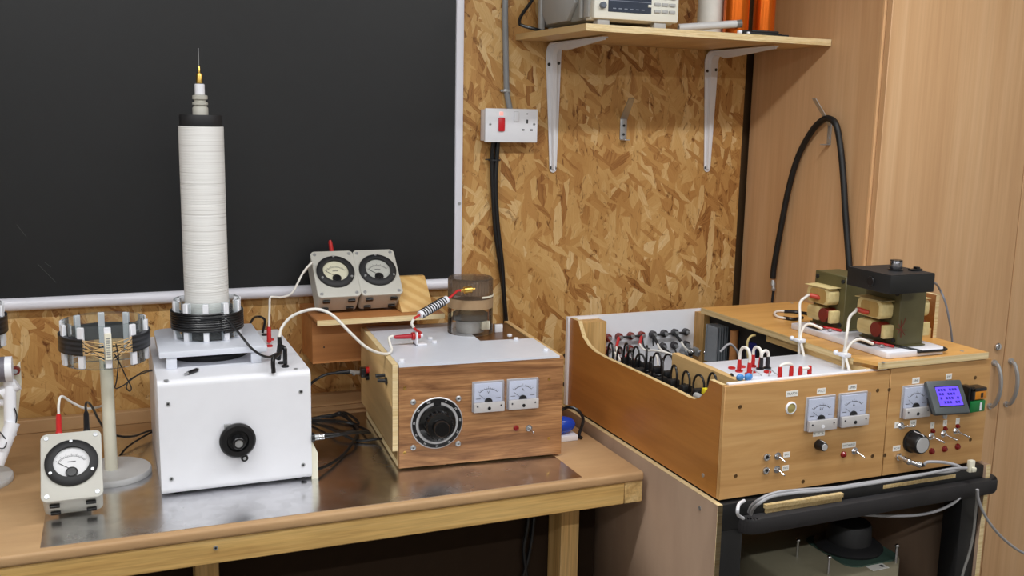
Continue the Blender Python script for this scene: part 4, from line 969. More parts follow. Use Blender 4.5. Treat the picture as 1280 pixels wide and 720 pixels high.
# choke wound on a white rod between the terminal and the angle piece
r0, r1 = aY(524.5, 394, tm.y-.005), aY(559, 374, yb2-.002)
d = (r1-r0).normalized(); L = (r1-r0).length
t3 = thing('coiled_choke', 'black and white coiled choke slanting between the white angle and the clear cylinder', 'coil', (r0+r1)/2)
part('rod', B().cyl(r0, r1, .0088, bev=.001), WHT, t3)
e = d.cross(V((0, 0, 1))).normalized(); g = d.cross(e)
pts = []
for i in range(11*16+1):
    a = 2*PI*i/16; pts.append(r0+d*(.004+(L-.014)*i/(11*16))+(e*math.cos(a)+g*math.sin(a))*.0094)
part('wire_turns', B().tube(pts, .0016, 6, raw=True), BLK, t3)
part('red_lead', B().tube([r1, r1+d*.008+V((.004, 0, .003)), n0-(n1-n0).normalized()*.012, n0-(n1-n0).normalized()*.004], .0028).tube([r0, r0-d*.012, r0-d*.020+V((0, 0, -.002))], .0028), RED, t3)
part('sleeve', B().m(0).tube([r0-d*.018+V((0, 0, -.001)), r0-d*.024+V((.0005, 0, -.008)), r0-d*.022+V((.003, 0, -.018))], .0032).m(1).tube([r0-d*.022+V((.003, 0, -.018)), r0-d*.018+V((.006, 0, -.026)), tm+V((.010, 0, .006)), tm+V((.010, 0, 0))], .0028), [WHC, RED], t3)

# coax cables between the boxes
cb = MWU @ (ws(453, 466)+V((-.010, 0, 0)))
a_ = aY(440, 465, cb.y); 
coax = plain('coax_jacket', (24, 24, 26), .4)
t = thing('coax_cable', 'black coax plugged into the side of the walnut unit', 'cable', a_)
e0 = cb+V((-.008, 0, .0)); e1_ = aY(437, 464.5, cb.y); e2_ = aY(420, 466, cb.y+.002)
part('metal_plug', B().cyl(cb+V((.004, 0, 0)), e1_, .0052).cyl(e0, e0+(e1_-e0)*.35, .0064), STEEL, t)
part('boot', B().cyl(e1_, e2_, .006, .0042), BLK, t)
part('cable_run', B().tube([e2_, aY(408, 468, cb.y), aY(396, 474, cb.y), aY(387, 482, cb.y+.01), aY(380, 500, cb.y+.02)], .0034), coax, t)
c = V((WX1+.0135, aX(389, 547, WX1).y, aX(389, 547, WX1).z))
t = thing('coax_cable', 'black coax plugged low into the side of the white box', 'cable', (c.x, c.y, BZ))
f0 = aY(404, 545, c.y); f1 = aY(424, 543, c.y+.01)
part('metal_plug', B().cyl(c, f0, .0052).cyl(c+V((.002, 0, 0)), c+V((.012, 0, 0)), .0068), CHR, t)
part('boot', B().cyl(f0, f1, .0062, .0045), BLK, t)
FL = MZ+.004
fl = lambda px, py, h=0: aZ(px, py, FL+h)
part('cable_run', B().tube([f1, aY(440, 541, c.y+.03), aY(452, 540, c.y+.06), aY(462, 541, c.y+.08)], .0036), coax, t)
for pts, lab in (([(384, 508), (400, 502), (418, 508), (432, 518), (440, 530), (435, 545), (422, 558), (405, 572), (385, 583), (372, 588)], 'black cable loop on the metal sheet reaching nearest the front'),
                 ([(380, 512), (400, 511), (420, 514), (436, 521), (446, 528), (452, 533)], 'black cable on the metal sheet crossing the loop highest up'),
                 ([(380, 518), (400, 526), (418, 536), (440, 541), (462, 541), (468, 543)], 'black cable on the metal sheet ending beside the walnut unit foot'),
                 ([(384, 516), (404, 518), (424, 522), (440, 521), (436, 516), (420, 507), (400, 500), (384, 497)], 'black cable bent back on itself beside the white box')):
    solid('loose_cable', B().tube([V((fl(x, y).x, max(min(fl(x, y, .02).y, -.13), -.52), FL+(.004*(k % 3)))) for k, (x, y) in enumerate(pts)], .0032), coax, lab, 'cable', 'loose cables between the boxes')

# blue case on a white block
q = aZ(712, 552, BZ)
t = solid('white_block', B().box(q.x-.05, q.x+.022, q.y, q.y+.045, BZ+.0003, BZ+.014, .002), WHT, 'white slab under the blue case beside the walnut unit', 'block')
bc = V((q.x-.012, q.y+.022, BZ+.0145+.020))
solid('blue_case', B().ball(bc, .02, (1.75, 1.05, 1.0), 24).box(bc.x-.03, bc.x+.0, bc.y-.012, bc.y+.012, bc.z-.0198, bc.z+.004, .004), BLUE, 'glossy blue rounded case sitting on the white slab', 'case')
solid('black_cable', B().tube([(q.x-.04, q.y+.06, BZ+.03), aY(703, 512, q.y+.06), aY(712, 509, q.y+.05), aY(722, 513, q.y+.04), aY(729, 524, q.y+.03), (q.x+.030, q.y+.012, BZ+.010), (q.x+.032, q.y+.002, BZ+.0042)], .0038), BLK, 'black cord looping over the blue case', 'cable')
# ------------------------------------------------------------------ trolley
CTX0, CTX1, CTY0, CTY1, CTZ = 1.043, 1.735, -.955, -.262, .922
t = thing('trolley', 'black trolley with a padded push handle carrying the plywood cabinets', 'trolley', ((CTX0+CTX1)/2, -.6, 0))
part('side_panel', B().m(0).box(CTX0, CTX0+.011, CTY0+.001, CTY1, .06, CTZ-.004).m(1).box(CTX0, CTX0+.011, CTY0, CTY0+.001, .06, CTZ-.004).box(CTX0, CTX0+.011, CTY0, CTY1, CTZ-.004, CTZ-.003), [PANEL, PLYE], t)
part('side_panel', B().m(0).box(CTX1-.011, CTX1, CTY0+.001, CTY1, .06, CTZ-.004).m(1).box(CTX1-.011, CTX1, CTY0, CTY0+.001, .06, CTZ-.004), [PANEL, PLYE], t)
for px, py in ((875, 635), (879, 594)):
    q = aX(px, py, CTX0); part('panel_screw', B().cyl(q, q+V((-.0012, 0, 0)), .004), STEEL, t)
part('top_deck', B().box(CTX0+.0115, CTX1-.0115, CTY0+.006, CTY1, .862, CTZ-.005, .003), BLKMET, t)
for x0, x1 in ((CTX0+.0115, CTX0+.066), (CTX1-.062, CTX1-.0115)):
    part('post', B().box(x0, x1, CTY0+.008, CTY0+.058, .07, .862, .003), BLKMET, t)
    part('post', B().box(x0, x1, CTY1-.05, CTY1, .07, .862, .003), BLKMET, t)
part('lower_shelf', B().box(CTX0+.0115, CTX1-.0115, CTY0+.012, CTY1-.01, .395, .42, .004), BLKMET, t)
part('bottom_shelf', B().box(CTX0+.0115, CTX1-.0115, CTY0+.012, CTY1-.01, .10, .125, .004), BLKMET, t)
for x in (CTX0+.05, CTX1-.05):
    for y in (CTY0+.06, CTY1-.06): part('castor', B().cyl((x-.012, y, .035), (x+.012, y, .035), .035, n=24).box(x-.016, x+.016, y-.02, y+.02, .055, .1, .003), BLK, t)
HY = -1.075
hz0 = .872
hl = aZ(923, 656, hz0); hr = aZ(1246, 602, hz0); hl.z = hr.z = 0
HL = (hr-hl).length; HM = Matrix.Translation(V((hl.x, hl.y, hz0))) @ Matrix.Rotation(math.atan2(hr.y-hl.y, hr.x-hl.x), 4, 'Z')
hx0, hx1 = hl.x, hr.x; HY = (hl.y+hr.y)/2
_g = B().rbox(0, HL, -.020, .052, -.020, .016, .034, 'z', 8, .009); _g.v = [tuple(HM @ V(p)) for p in _g.v]
# padded handle: rounded bar bent back at the ends
hb = part('handle_grip', _g, FOAM, t)
for x in (hx0+.10, hx1-.10): part('handle_arm', B().box(x-.016, x+.016, HY+.045, CTY0+.010, hz0-.010, hz0+.006, .003), BLKMET, t)
for a0, a1 in (((957, 632), (1052, 616)), ((1102, 606), (1190, 591))):
    p0, p1 = aZ(*a0, .905), aZ(*a1, .905)
    y = (p0.y+p1.y)/2
    s_ = part('ledge_board', B().m(0).box(p0.x, p1.x, y-.004, CTY0+.0055, .898, .906).box(p0.x+.004, p1.x, y+.0, y+.012, .862, .898), [PLYEY], t, label='pale pine ledge board behind the handle')
    for k in (.1, .9): part('ledge_screw', B().cyl((p0.x+.01+(p1.x-p0.x-.01)*k, y, .884), (p0.x+.01+(p1.x-p0.x-.01)*k, y-.0012, .884), .004), BRASS, s_)
hk = aY(929, 627, CTY0); hk2 = aY(922, 638, CTY0-.03); hk3 = aY(928, 648, CTY0-.03)
part('cable_hook', B().tube([aY(930, 626, CTY0+.01), aY(924, 630, CTY0-.012), hk2, aY(923, 644, CTY0-.02), aY(929, 648, CTY0+.0)], .0034), WHT, t, label='white curved hook at the end of the handle')
# variable transformer on the lower shelf
VZ = .655
vc = aZ(1058, 700, VZ)
vc = V((1.335, -.60, 0)); 
fl_ = aZ(980, 716, VZ); fr_ = aZ(1143, 700, VZ)
t = thing('variable_transformer', 'beige variable transformer with a black dial on the trolley shelf', 'transformer', (1.4, -.74, .42))
vy0, vy1 = -.925, -.66
vx0, vx1 = aY(978, 716, vy0).x+.03, aY(1143, 692, vy0).x
VZ = aY(1090, 713, vy0).z
b = B()
ch = .04
b.prism([(vx0+ch, vy0, .4205), (vx1-ch, vy0, .4205), (vx1, vy0+ch, .4205), (vx1, vy1-ch, .4205), (vx1-ch, vy1, .4205), (vx0+ch, vy1, .4205), (vx0, vy1-ch, .4205), (vx0, vy0+ch, .4205)], (0, 0, VZ-.4205), .008)
part('case', b, BEIGE, t)
_c = aZ(1060, 684, VZ); vx, vy = _c.x, _c.y
part('scale_plate', B().rbox(vx-.072, vx+.074, vy-.090, vy+.072, VZ-.0002, VZ+.003, .03, 'z', 5), GRNG, t)
part('dial_skirt', B().lathe([(0, VZ+.003), (.072, VZ+.003), (.074, VZ+.008), (.066, VZ+.014), (.048, VZ+.018), (.046, VZ+.056), (.043, VZ+.060), (0, VZ+.060)], (vx, vy, 0), (0, 0, 1), 40), BLKM, t)
for x, y in [(aZ(*p_, VZ).x, aZ(*p_, VZ).y) for p_ in ((1035, 718), (1119.5, 703), (996, 696))]+[(vx1-.05, vy1-.05)]:
    part('stud', B().cyl((x, y, VZ-.001), (x, y, VZ+.036), .003).ball((x, y, VZ+.038), .0048), CHR, t)
_l = aZ(1097, 709, VZ)
part('rating_label', B().m(0).box(_l.x-.022, _l.x+.022, _l.y-.011, _l.y+.011, VZ-.0002, VZ+.0008).m(1).box(_l.x+.008, _l.x+.016, _l.y-.004, _l.y+.005, VZ+.0006, VZ+.0011), [LABEL, INK], t)

# ------------------------------------------------------------------ main plywood cabinet
LZ_ = 1.165
PX0, PX1, PY0, PY1, PZ0, PZ1 = 1.054, 1.448, -.930, -.272, .9225, 1.146
t = thing('open_cabinet', 'large open plywood cabinet with meters in front and wiring inside', 'instrument', ((PX0+PX1)/2, -.6, PZ0))
PSU = t
prof = [(712.5, 398.7), (724, 404), (725, 410), (728, 421), (735, 432), (743, 439.5), (756, 447), (800, 467), (840, 486), (861, 497), (868, 499), (875, 497), (881, 491), (884, 487), (887, 480), (905, 485)]
sp_ = [aX(px, py, PX0) for px, py in prof]
sp_[0] = V((PX0, PY1, PZ1)); sp_[1] = V((PX0, PY1-.044, PZ1)); sp_[-1] = V((PX0, PY0+.0005, PZ1)); sp_[-2] = V((PX0, sp_[-2].y, PZ1))
low = [V((PX0, PY0+.0005, PZ0)), V((PX0, PY1, PZ0))]
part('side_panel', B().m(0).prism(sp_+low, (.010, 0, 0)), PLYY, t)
eb = B(); w_ = V((.0103, 0, 0))
for a, c in zip(sp_[:-1], sp_[1:]):
    nn = V((0, -(c-a).z, (c-a).y)).normalized()*.0004
    if nn.z < 0: nn = -nn
    eb.add([a+nn, c+nn, c+nn+w_, a+nn+w_], [(0, 1, 2, 3)])
part('panel_edge', eb, PLYEY, t)
part('front_panel', B().box(PX0, PX1, PY0-.0105, PY0, PZ0, PZ1, .0008, 1), PLYF, t)
part('back_panel', B().box(PX0-.006, PX1, PY1, PY1+.012, PZ0, PZ1+.001), WHT, t)
part('base_board', B().box(PX0+.0105, PX1, PY0+.0005, PY1-.0005, PZ0, PZ0+.012), PLYP, t)
q0, q1 = aY(727, 410, PY1-.03), aY(755, 410, PY1-.03)
part('corner_post', B().box(PX0+.011, q1.x, PY1-.042, PY1-.0005, PZ0+.0125, PZ1-.006), PINEZ, t)
q0, q1 = aY(879.5, 410, PY1-.045), aY(891.5, 410, PY1-.045)
part('corner_post', B().box(q0.x, q1.x, PY1-.045, PY1-.0005, PZ0+.0125, PZ1-.004), PINEZ, t)
hx_ = q1.x
# deck and partition
DZ = PZ1-.008
pa = aZ(852, 444, DZ); pb = aZ(908, 474, DZ)
prx = (pa.x+pb.x)/2
part('partition', B().box(prx, prx+.016, PY0+.001, pa.y+.02, PZ0+.0125, DZ+.001), PLYP, t)
DYB = aZ(905, 451, DZ).y
dk = part('socket_deck', B().box(prx+.0165, PX1-.002, PY0+.001, DYB, DZ-.004, DZ, .0006), WPLATE, t)
part('deck_lip', B().box(PX0+.013, PX1-.002, PY0-.004, PY0+.006, PZ1-.001, PZ1+.003, .0008), WHT, t)
# sockets on the back panel
def bp(px, py): return aY(px, py, PY1-.006)
c6 = lambda x, y: (740+x/6, 390+y/6)
redtop = [c6(118, 192), c6(202, 185), c6(290, 178), c6(370, 172)]; blktop = [c6(455, 167), c6(540, 160), c6(620, 153), c6(702, 149)]
redbot = [c6(114, 288), c6(202, 285), c6(282, 275)]; blkbot = [c6(530, 257), c6(615, 249), c6(704, 243)]
for lst, mt_, nm in ((redtop, VARN, 'red_socket'), (redbot, VARN, 'red_socket'), (blktop, plain('charcoal', (62, 60, 64), .4), 'black_socket'), (blkbot, bpy.data.materials['charcoal'], 'black_socket')):
    for px, py in lst:
        q = bp(px, py)
        part(nm, B().m(0).lathe([(0, -.004), (.0095, -.004), (.0095, .005), (.006, .007), (0, .007)], q, (0, -1, 0), 20).m(1).lathe([(0, .007), (.0048, .007), (.0048, .016), (0, .016)], q, (0, -1, 0), 6), [mt_, STEEL], t)
for lst in (redtop[1:], blktop):
    b = B(); qs = [bp(*p_)+V((0, -.009, 0)) for p_ in lst]
    for a, c in zip(qs[:-1], qs[1:]): b.tube([a, c], .003, 8, raw=True)
    part('link_bar', b, BLKM, t)
for px, py in (c6(725, 303), c6(815, 305)):
    q = aY(px, py, PY1-.03); part('metal_terminal', B().m(0).cyl(q+V((0, .024, 0)), q, .013).m(1).cyl(q, q+V((0, -.010, 0)), .009).ball(q+V((.004, -.012, .003)), .006), [STEEL, CHR], t)
# wires inside: colour by piece
def wire(pts, r, mats, label=None):
    P_ = [V(p) for p in pts]; k = len(P_)//2
    b = B()
    if isinstance(mats, list) and len(mats) == 2:
        b.m(0).tube(P_[:2], r*1.5, raw=True).m(1).tube(P_[1:], r)
    else: b.tube(P_, r)
    return part('inner_wire', b, mats, t, label=label)
cz = lambda x, y, Y: aY(740+x/6, 390+y/6, Y)
yy = PY1-.016
wire([cz(118, 200, yy), cz(155, 248, yy-.02)], .0022, VARN)
wire([cz(200, 195, yy), cz(183, 262, yy-.03), cz(190, 310, yy-.05), cz(210, 360, yy-.08), cz(240, 400, yy-.1)], .0026, [RED, WHC])
wire([cz(370, 185, yy), cz(358, 240, yy-.03), cz(375, 270, yy-.05), cz(410, 288, yy-.06), cz(470, 288, yy-.07), cz(560, 305, yy-.09), cz(620, 335, yy-.11), cz(650, 385, yy-.14)], .0026, [RED, WHC])
wire([cz(375, 185, yy), cz(392, 262, yy-.02), cz(430, 275, yy-.03)], .0022, BLKM)
wire([cz(455, 180, yy), cz(460, 250, yy-.02)], .0022, BLKM)
wire([cz(460, 175, yy), cz(492, 240, yy-.03), cz(515, 280, yy-.05), cz(580, 320, yy-.09), cz(628, 360, yy-.12), cz(632, 410, yy-.14)], .0026, [BLKM, WHC])
wire([cz(620, 160, yy), cz(668, 222, yy-.03), cz(695, 265, yy-.04), cz(735, 300, yy-.04)], .0026, [BLKM, WHC])
wire([cz(615, 255, yy), cz(638, 330, yy-.04)], .0022, BLKM)
wire([cz(530, 262, yy), cz(590, 310, yy-.05)], .0022, BLKM)
wire([cz(282, 285, yy), cz(260, 320, yy-.03), cz(240, 350, yy-.06), cz(215, 345, yy-.07)], .0022, RED)
wire([cz(118, 295, yy), cz(120, 340, yy-.04)], .0022, RED)
wire([cz(150, 320, yy-.06), cz(175, 305, yy-.06), cz(185, 345, yy-.08)], .0022, WHC)
wire([cz(300, 330, yy-.06), cz(320, 370, yy-.10), cz(330, 410, yy-.12)], .0022, RED)
wire([cz(470, 310, yy-.08), cz(490, 345, yy-.1), cz(495, 400, yy-.14)], .0024, WHC)
# capacitor bank: black cans with wire hoops
rnd = random.Random(11)
sl = lambda y: 1.083+0*(y)
n_ = 10
for r_ in range(2):
    for k in range(n_):
        y = -.412-.0475*k-.012*r_; x = PX0+.040+.036*r_
        zt2 = 1.054+.034*k/9+.006*rnd.random()+.004*r_
        cp = part('capacitor_can', B().cyl((x, y, PZ0+.0125), (x, y, zt2), .0165, n=20, bev=.002), BLK, t)
        a = rnd.uniform(-.5, .5); dx, dy = .013*math.sin(a), .013*math.cos(a)
        h_ = .040+.012*rnd.random()
        part('wire_hoop', B().tube([(x-dx, y-dy, zt2-.002), (x-dx*1.1, y-dy*1.1, zt2+h_*.6), (x-dx*.5, y-dy*.5, zt2+h_), (x+dx*.5, y+dy*.5, zt2+h_), (x+dx*1.1, y+dy*1.1, zt2+h_*.6), (x+dx, y+dy, zt2-.002)], .0024, 8), BLK, cp)
        part('terminal_block', B().box(x-.011, x+.011, y-.008, y+.008, zt2, zt2+.014, .002), BLKM, cp)
q = aX(882, 489, PX0+.03); part('yellow_tape', B().box(q.x-.006, q.x+.006, q.y-.006, q.y+.006, q.z-.006, q.z+.006, .001), YEL, t)
q = aX(874, 494, PX0+.03); part('pale_component', B().cyl((q.x, q.y-.012, q.z-.004), (q.x, q.y+.012, q.z-.004), .007), SCOPEL, t)
# heat sink and dark panels added to keep the inside shaded at the back
DYB2 = aZ(905, 451, DZ).y
part('added_shade_panels', B().box(PX1-.016, PX1-.010, DYB2+.002, PY1-.002, PZ0+.0125, LZ_-.0145).box(q1.x+.012, PX1-.0165, PY1-.030, PY1-.026, PZ0+.0125, 1.132).box(prx+.02, PX1-.0165, DYB2+.002, PY1-.031, PZ0+.0126, PZ0+.02), plain('shade_panel_dark', (26, 25, 26), .7), t)
q0, q1 = aY(884, 430, -.36), aY(912, 430, -.36)
b = B()
for k in range(9): b.box(q0.x+.003+(q1.x-q0.x-.006)*k/8-.0014, q0.x+.003+(q1.x-q0.x-.006)*k/8+.0014, -.40, -.355, 1.03, 1.125)
b.box(q0.x, q1.x, -.355, -.350, 1.03, 1.125)
part('heat_sink', b, FINS, t)
part('sheet_bracket', B().m(0).prism([(hx_+.002, -.330, 1.142), (hx_+.09, -.330, 1.142), (hx_+.09, -.330, 1.125), (hx_+.045, -.330, 1.120), (hx_+.002, -.330, 1.118)], (0, .002, 0)).m(1).cyl((hx_+.010, -.330, 1.134), (hx_+.010, -.3315, 1.134), .0035), [WHT, BLK], t)
b = B()
for k, (px, py, r_) in enumerate(((945, 436, .024), (965, 440, .024))):
    q = aY(px, py, -.50); b.cyl((q.x, q.y, PZ0+.0125), (q.x, q.y, q.z+.018), r_, n=28, bev=.002)
part('blue_capacitor', b, BLUED, t)
q = aY(917, 436, -.44); part('brown_coil', B().cyl((q.x, q.y-.0, 1.02), (q.x, q.y, 1.125), .010), CARD, t)
for pts, m_ in (([(900, 440), (912, 430), (922, 440), (924, 452)], GREYC), ([(935, 448), (934, 430), (938, 421), (944, 419)], PAPER), ([(972, 452), (970, 440), (974, 432), (980, 436)], WHC), ([(985, 446), (987, 436), (981, 430)], VARN), ([(990, 450), (996, 438), (1004, 436), (1008, 448)], PAPER)):
    part('inner_wire', B().tube([aY(x, y, -.56) for x, y in pts], .0028), m_, t)
q = aY(985, 440, -.58); part('red_disc', B().cyl(q, q+V((0, -.006, 0)), .009), VARN, t)
q = aY(1000, 444, -.56); part('pale_bobbin', B().cyl(q+V((-.014, 0, 0)), q+V((.014, 0, 0)), .015, bev=.002), PAPER, t)
q = aY(983, 428, -.50); part('circuit_board', B().box(q.x-.02, q.x+.02, q.y, q.y+.002, q.z-.03, q.z+.02), GRNPCB, t)
# deck sockets, links
d8 = lambda x, y: (880+x/8, 400+y/8)
def dz(x, y, z=DZ): return aZ(*d8(x, y), z)
for x, y in ((278, 486), (378, 474), (485, 522), (635, 525), (350, 518), (445, 545), (485, 468)):
    q = dz(x, y); part('red_socket', B().lathe([(0, 0), (.0075, 0), (.0075, .003), (.004, .003), (.004, .001), (0, .001)], (q.x, q.y, DZ), (0, 0, 1), 20), RED, t)
for x, y in ((560, 494), (632, 486)):
    q = dz(x, y); part('black_socket', B().lathe([(0, 0), (.0078, 0), (.0078, .003), (0, .003)], (q.x, q.y, DZ), (0, 0, 1), 20), BLK, t)
def link(x0, y0, x1, y1, top, m_, lab):
    a, c = dz(x0, y0), dz(x1, y1); zt3 = aY(*d8((x0+x1)/2, top), (a.y+c.y)/2).z
    hp = .022
    k = thing('jumper_link', lab, 'jumper', ((a.x+c.x)/2, (a.y+c.y)/2, DZ), group='white jumper links')
    for q in (a, c): part('plug', B().lathe([(0, 0), (.0045, 0), (.0045, .012), (.0036, hp), (0, hp)], (q.x, q.y, DZ+.0032), (0, 0, 1), 14), m_, k)
    z1 = zt3-.004; zl_ = DZ+hp
    mid = (a+c)/2; mid.z = z1
    part('white_wire', B().tube([(a.x, a.y, zl_), (a.x, a.y, zl_+(z1-zl_)*.55), (a.x*.8+c.x*.2, a.y*.8+c.y*.2, z1-(z1-zl_)*.09), mid, (a.x*.2+c.x*.8, a.y*.2+c.y*.8, z1-(z1-zl_)*.09), (c.x, c.y, zl_+(z1-zl_)*.55), (c.x, c.y, zl_)], .0031, 10), WHC, k)
link(350, 515, 448, 548, 258, RED, 'tallest white jumper link with red plugs on the cabinet deck')
link(486, 465, 562, 490, 256, RED, 'white jumper link from the rear red socket to the black one')
link(568, 492, 633, 484, 290, plain('black_plug', (38, 36, 38), .4), 'small white jumper link with black plugs on the cabinet deck')
link(755, 592, 868, 580, 420, RED, 'low white jumper link with red plugs behind the small jumper')
link(958, 592, 1050, 582, 465, RED, 'white jumper link peeping over the front nearest the lid')
q = dz(395, 575, DZ+.006)
part('blue_varistor', B().ball((q.x-.008, q.y, DZ+.007), .007, (1.2, .8, 1)).ball((q.x+.010, q.y-.002, DZ+.007), .0075, (1.2, .8, 1)), BLUEB, t)
for x, y in ((520, 560), (690, 560)):
    q = dz(x, y); part('bare_wire', B().tube([(q.x-.010, q.y, DZ+.001), (q.x-.004, q.y+.004, DZ+.012), (q.x+.004, q.y, DZ+.006), (q.x+.012, q.y-.003, DZ+.001)], .0012), STEEL, t)
# front furniture of the main cabinet
FY = PY0-.0105
def fp_(px, py, off=0): return aY(px, py, FY-off)
def card(par, px, py, w, h, txt, size=.0075):
    q = fp_(px, py); l_ = part('name_card', B().box(q.x-w/2, q.x+w/2, FY-.0005, FY, q.z-h/2, q.z+h/2), LABEL, par)
    part('lettering', B().text(txt, size, Matrix.Translation(V((q.x, FY-.0007, q.z))) @ Matrix.Rotation(PI/2, 4, 'X')), INK, l_)
def fscrew(par, px, py):
    q = fp_(px, py); part('panel_screw', B().m(0).lathe([(.0, 0), (.0042, 0), (.0038, .0006), (.002, .0002), (0, .0002)], (q.x, FY, q.z), (0, -1, 0), 16), plain('antique_screw', (112, 84, 52), .4, .7) if 'antique_screw' not in bpy.data.materials else bpy.data.materials['antique_screw'], par)
def wtoggle(par, px, py, lever):
    q = fp_(px, py); M = MW[par.name]; o = M.inverted() @ V((q.x, FY, q.z)); toggle(par, o, lever)
def wmeter(par, px, py, L, black=True, ndl=150, w=.070, h=.068):
    q = fp_(px, py, .006); o = MW[par.name].inverted() @ V((q.x, FY, q.z)); panel_meter(par, o.x, o.z, L, o.y, w, h, ndl, black)
def lamp(par, px, py, r=.0065):
    q = fp_(px, py); part('red_lamp', B().lathe([(0, 0), (r, 0), (r, .002), (r*.9, .003), (r*.6, .006), (0, .007)], (q.x, FY, q.z), (0, -1, 0), 20), REDD, par)
for px, py in ((925, 508.5), (919.5, 595), (1003.7, 602), (1097, 488), (1090.5, 570)): fscrew(t, px, py)
card(t, 990, 492, .0285, .0115, 'TRAFOS', .0066); card(t, 1026.5, 488.8, .0205, .0115, 'VOLT', .0066); card(t, 1065.3, 484.3, .0205, .0115, 'AMPS', .0066)
card(t, 1023.5, 541.8, .0285, .0110, '5  10  16', .0062); card(t, 1061, 556.3, .0345, .0110, 'DISCHARGE', .0056); card(t, 983.2, 568.3, .0155, .0110, 'SW1', .0056); card(t, 981.8, 585, .0150, .0110, 'SW2', .0056)
q = fp_(988.5, 510); part('round_sight', B().m(0).lathe([(.0098, 0), (.0128, 0), (.0128, .0012), (.0098, .003)], (q.x, FY, q.z), (0, -1, 0), 32, closed=True).m(1).lathe([(0, .0008), (.0098, .0008), (.0098, .0012), (0, .0045)], (q.x, FY, q.z), (0, -1, 0), 28), [WHT, plain('sight_green', (170, 156, 96), .2)], t)
wmeter(t, 1026.5, 516.5, 'kV', False); wmeter(t, 1066.8, 511.5, 'A')
q = fp_(1023, 555.5); k_ = part('selector_knob', B().m(0).lathe([(0, 0), (.0105, 0), (.0100, .010), (.0085, .018), (.0070, .019)], (q.x, FY, q.z), (0, -1, 0), 16).m(1).lathe([(.0070, .019), (.0066, .0195), (0, .0195)], (q.x, FY, q.z), (0, -1, 0), 16), [BLK, ALU], t)
part('pointer_line', B().box(q.x-.0006, q.x+.0006, FY-.0185, FY-.004, q.z+.0085, q.z+.0105), DIALW, k_)
lamp(t, 1053.8, 568); wtoggle(t, 1068, 563.5, (.006, -.015, -.007))
for px, py in ((957.8, 571.3), (957, 588)):
    q = fp_(px, py); part('key_socket', B().m(0).lathe([(.0035, 0), (.0078, 0), (.0074, .003), (.0055, .004), (.0035, .0035)], (q.x, FY, q.z), (0, -1, 0), 24, closed=True).m(1).cyl((q.x, FY-.0005, q.z), (q.x, FY-.0012, q.z), .0036), [CHR, BLK], t)
wtoggle(t, 971.8, 569.8, (.004, -.011, -.006)); wtoggle(t, 971, 586.5, (.004, -.011, -.006))
q = aX(833, 592, PX0); 

# ------------------------------------------------------------------ control cabinet beside it
QX0, QX1 = PX1+.002, 1.722
LZ = 1.165
t = thing('control_cabinet', 'plywood control cabinet with a lit display, beside the open cabinet', 'instrument', ((QX0+QX1)/2, -.6, PZ0))
CTL = t
part('front_panel', B().box(QX0, QX1, PY0-.0105, PY0, PZ0, PZ1+.003, .0008, 1), PLYF, t)
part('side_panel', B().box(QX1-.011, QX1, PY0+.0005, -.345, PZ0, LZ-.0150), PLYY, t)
part('back_panel', B().box(QX0, QX1-.0115, -.356, -.345, PZ0, LZ-.0150), PLYP, t)
part('base_board', B().box(QX0, QX1-.0115, PY0+.0005, -.3565, PZ0, PZ0+.012), PLYP, t)
part('rear_rail', B().box(QX0+.002, QX0+.014, PY0+.0005, -.3565, PZ1-.05, LZ-.0150), PLYP, t)
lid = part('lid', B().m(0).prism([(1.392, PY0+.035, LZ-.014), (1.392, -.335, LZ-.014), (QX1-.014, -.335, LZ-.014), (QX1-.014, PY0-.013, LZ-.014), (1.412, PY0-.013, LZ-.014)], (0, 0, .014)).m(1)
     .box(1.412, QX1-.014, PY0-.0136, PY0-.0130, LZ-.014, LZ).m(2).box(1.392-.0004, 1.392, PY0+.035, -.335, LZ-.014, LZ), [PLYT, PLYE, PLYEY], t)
part('lid_batten', B().m(0).box(1.398, 1.412, PY0+.0015, -.60, LZ-.030, LZ-.0145), [PINEY], t)
for px, py in ((1104, 453), (1202.5, 439), (990, 379)):
    q = aZ(px, py, LZ); part('lid_screw', B().cyl((q.x, q.y, LZ-.0002), (q.x, q.y, LZ+.0008), .004), STEEL, t)
b = B().box(QX1-.026, QX1-.016, -.80, -.54, LZ, LZ+.098).m(1).box(QX1-.026, QX1-.016, -.8006, -.80, LZ, LZ+.098).box(QX1-.026, QX1-.016, -.80, -.54, LZ+.098, LZ+.0985)
q = aZ(1165, 427, LZ)
ps = thing('ply_upright', 'short plywood upright standing at the lid edge behind the transformers', 'board', (QX1-.02, -.67, LZ))
part('board', b, [CARD, PLYE], ps)
part('foot_batten', B().box(QX1-.075, QX1-.0265, -.795, -.76, LZ+.0002, LZ+.022), PINE, ps)
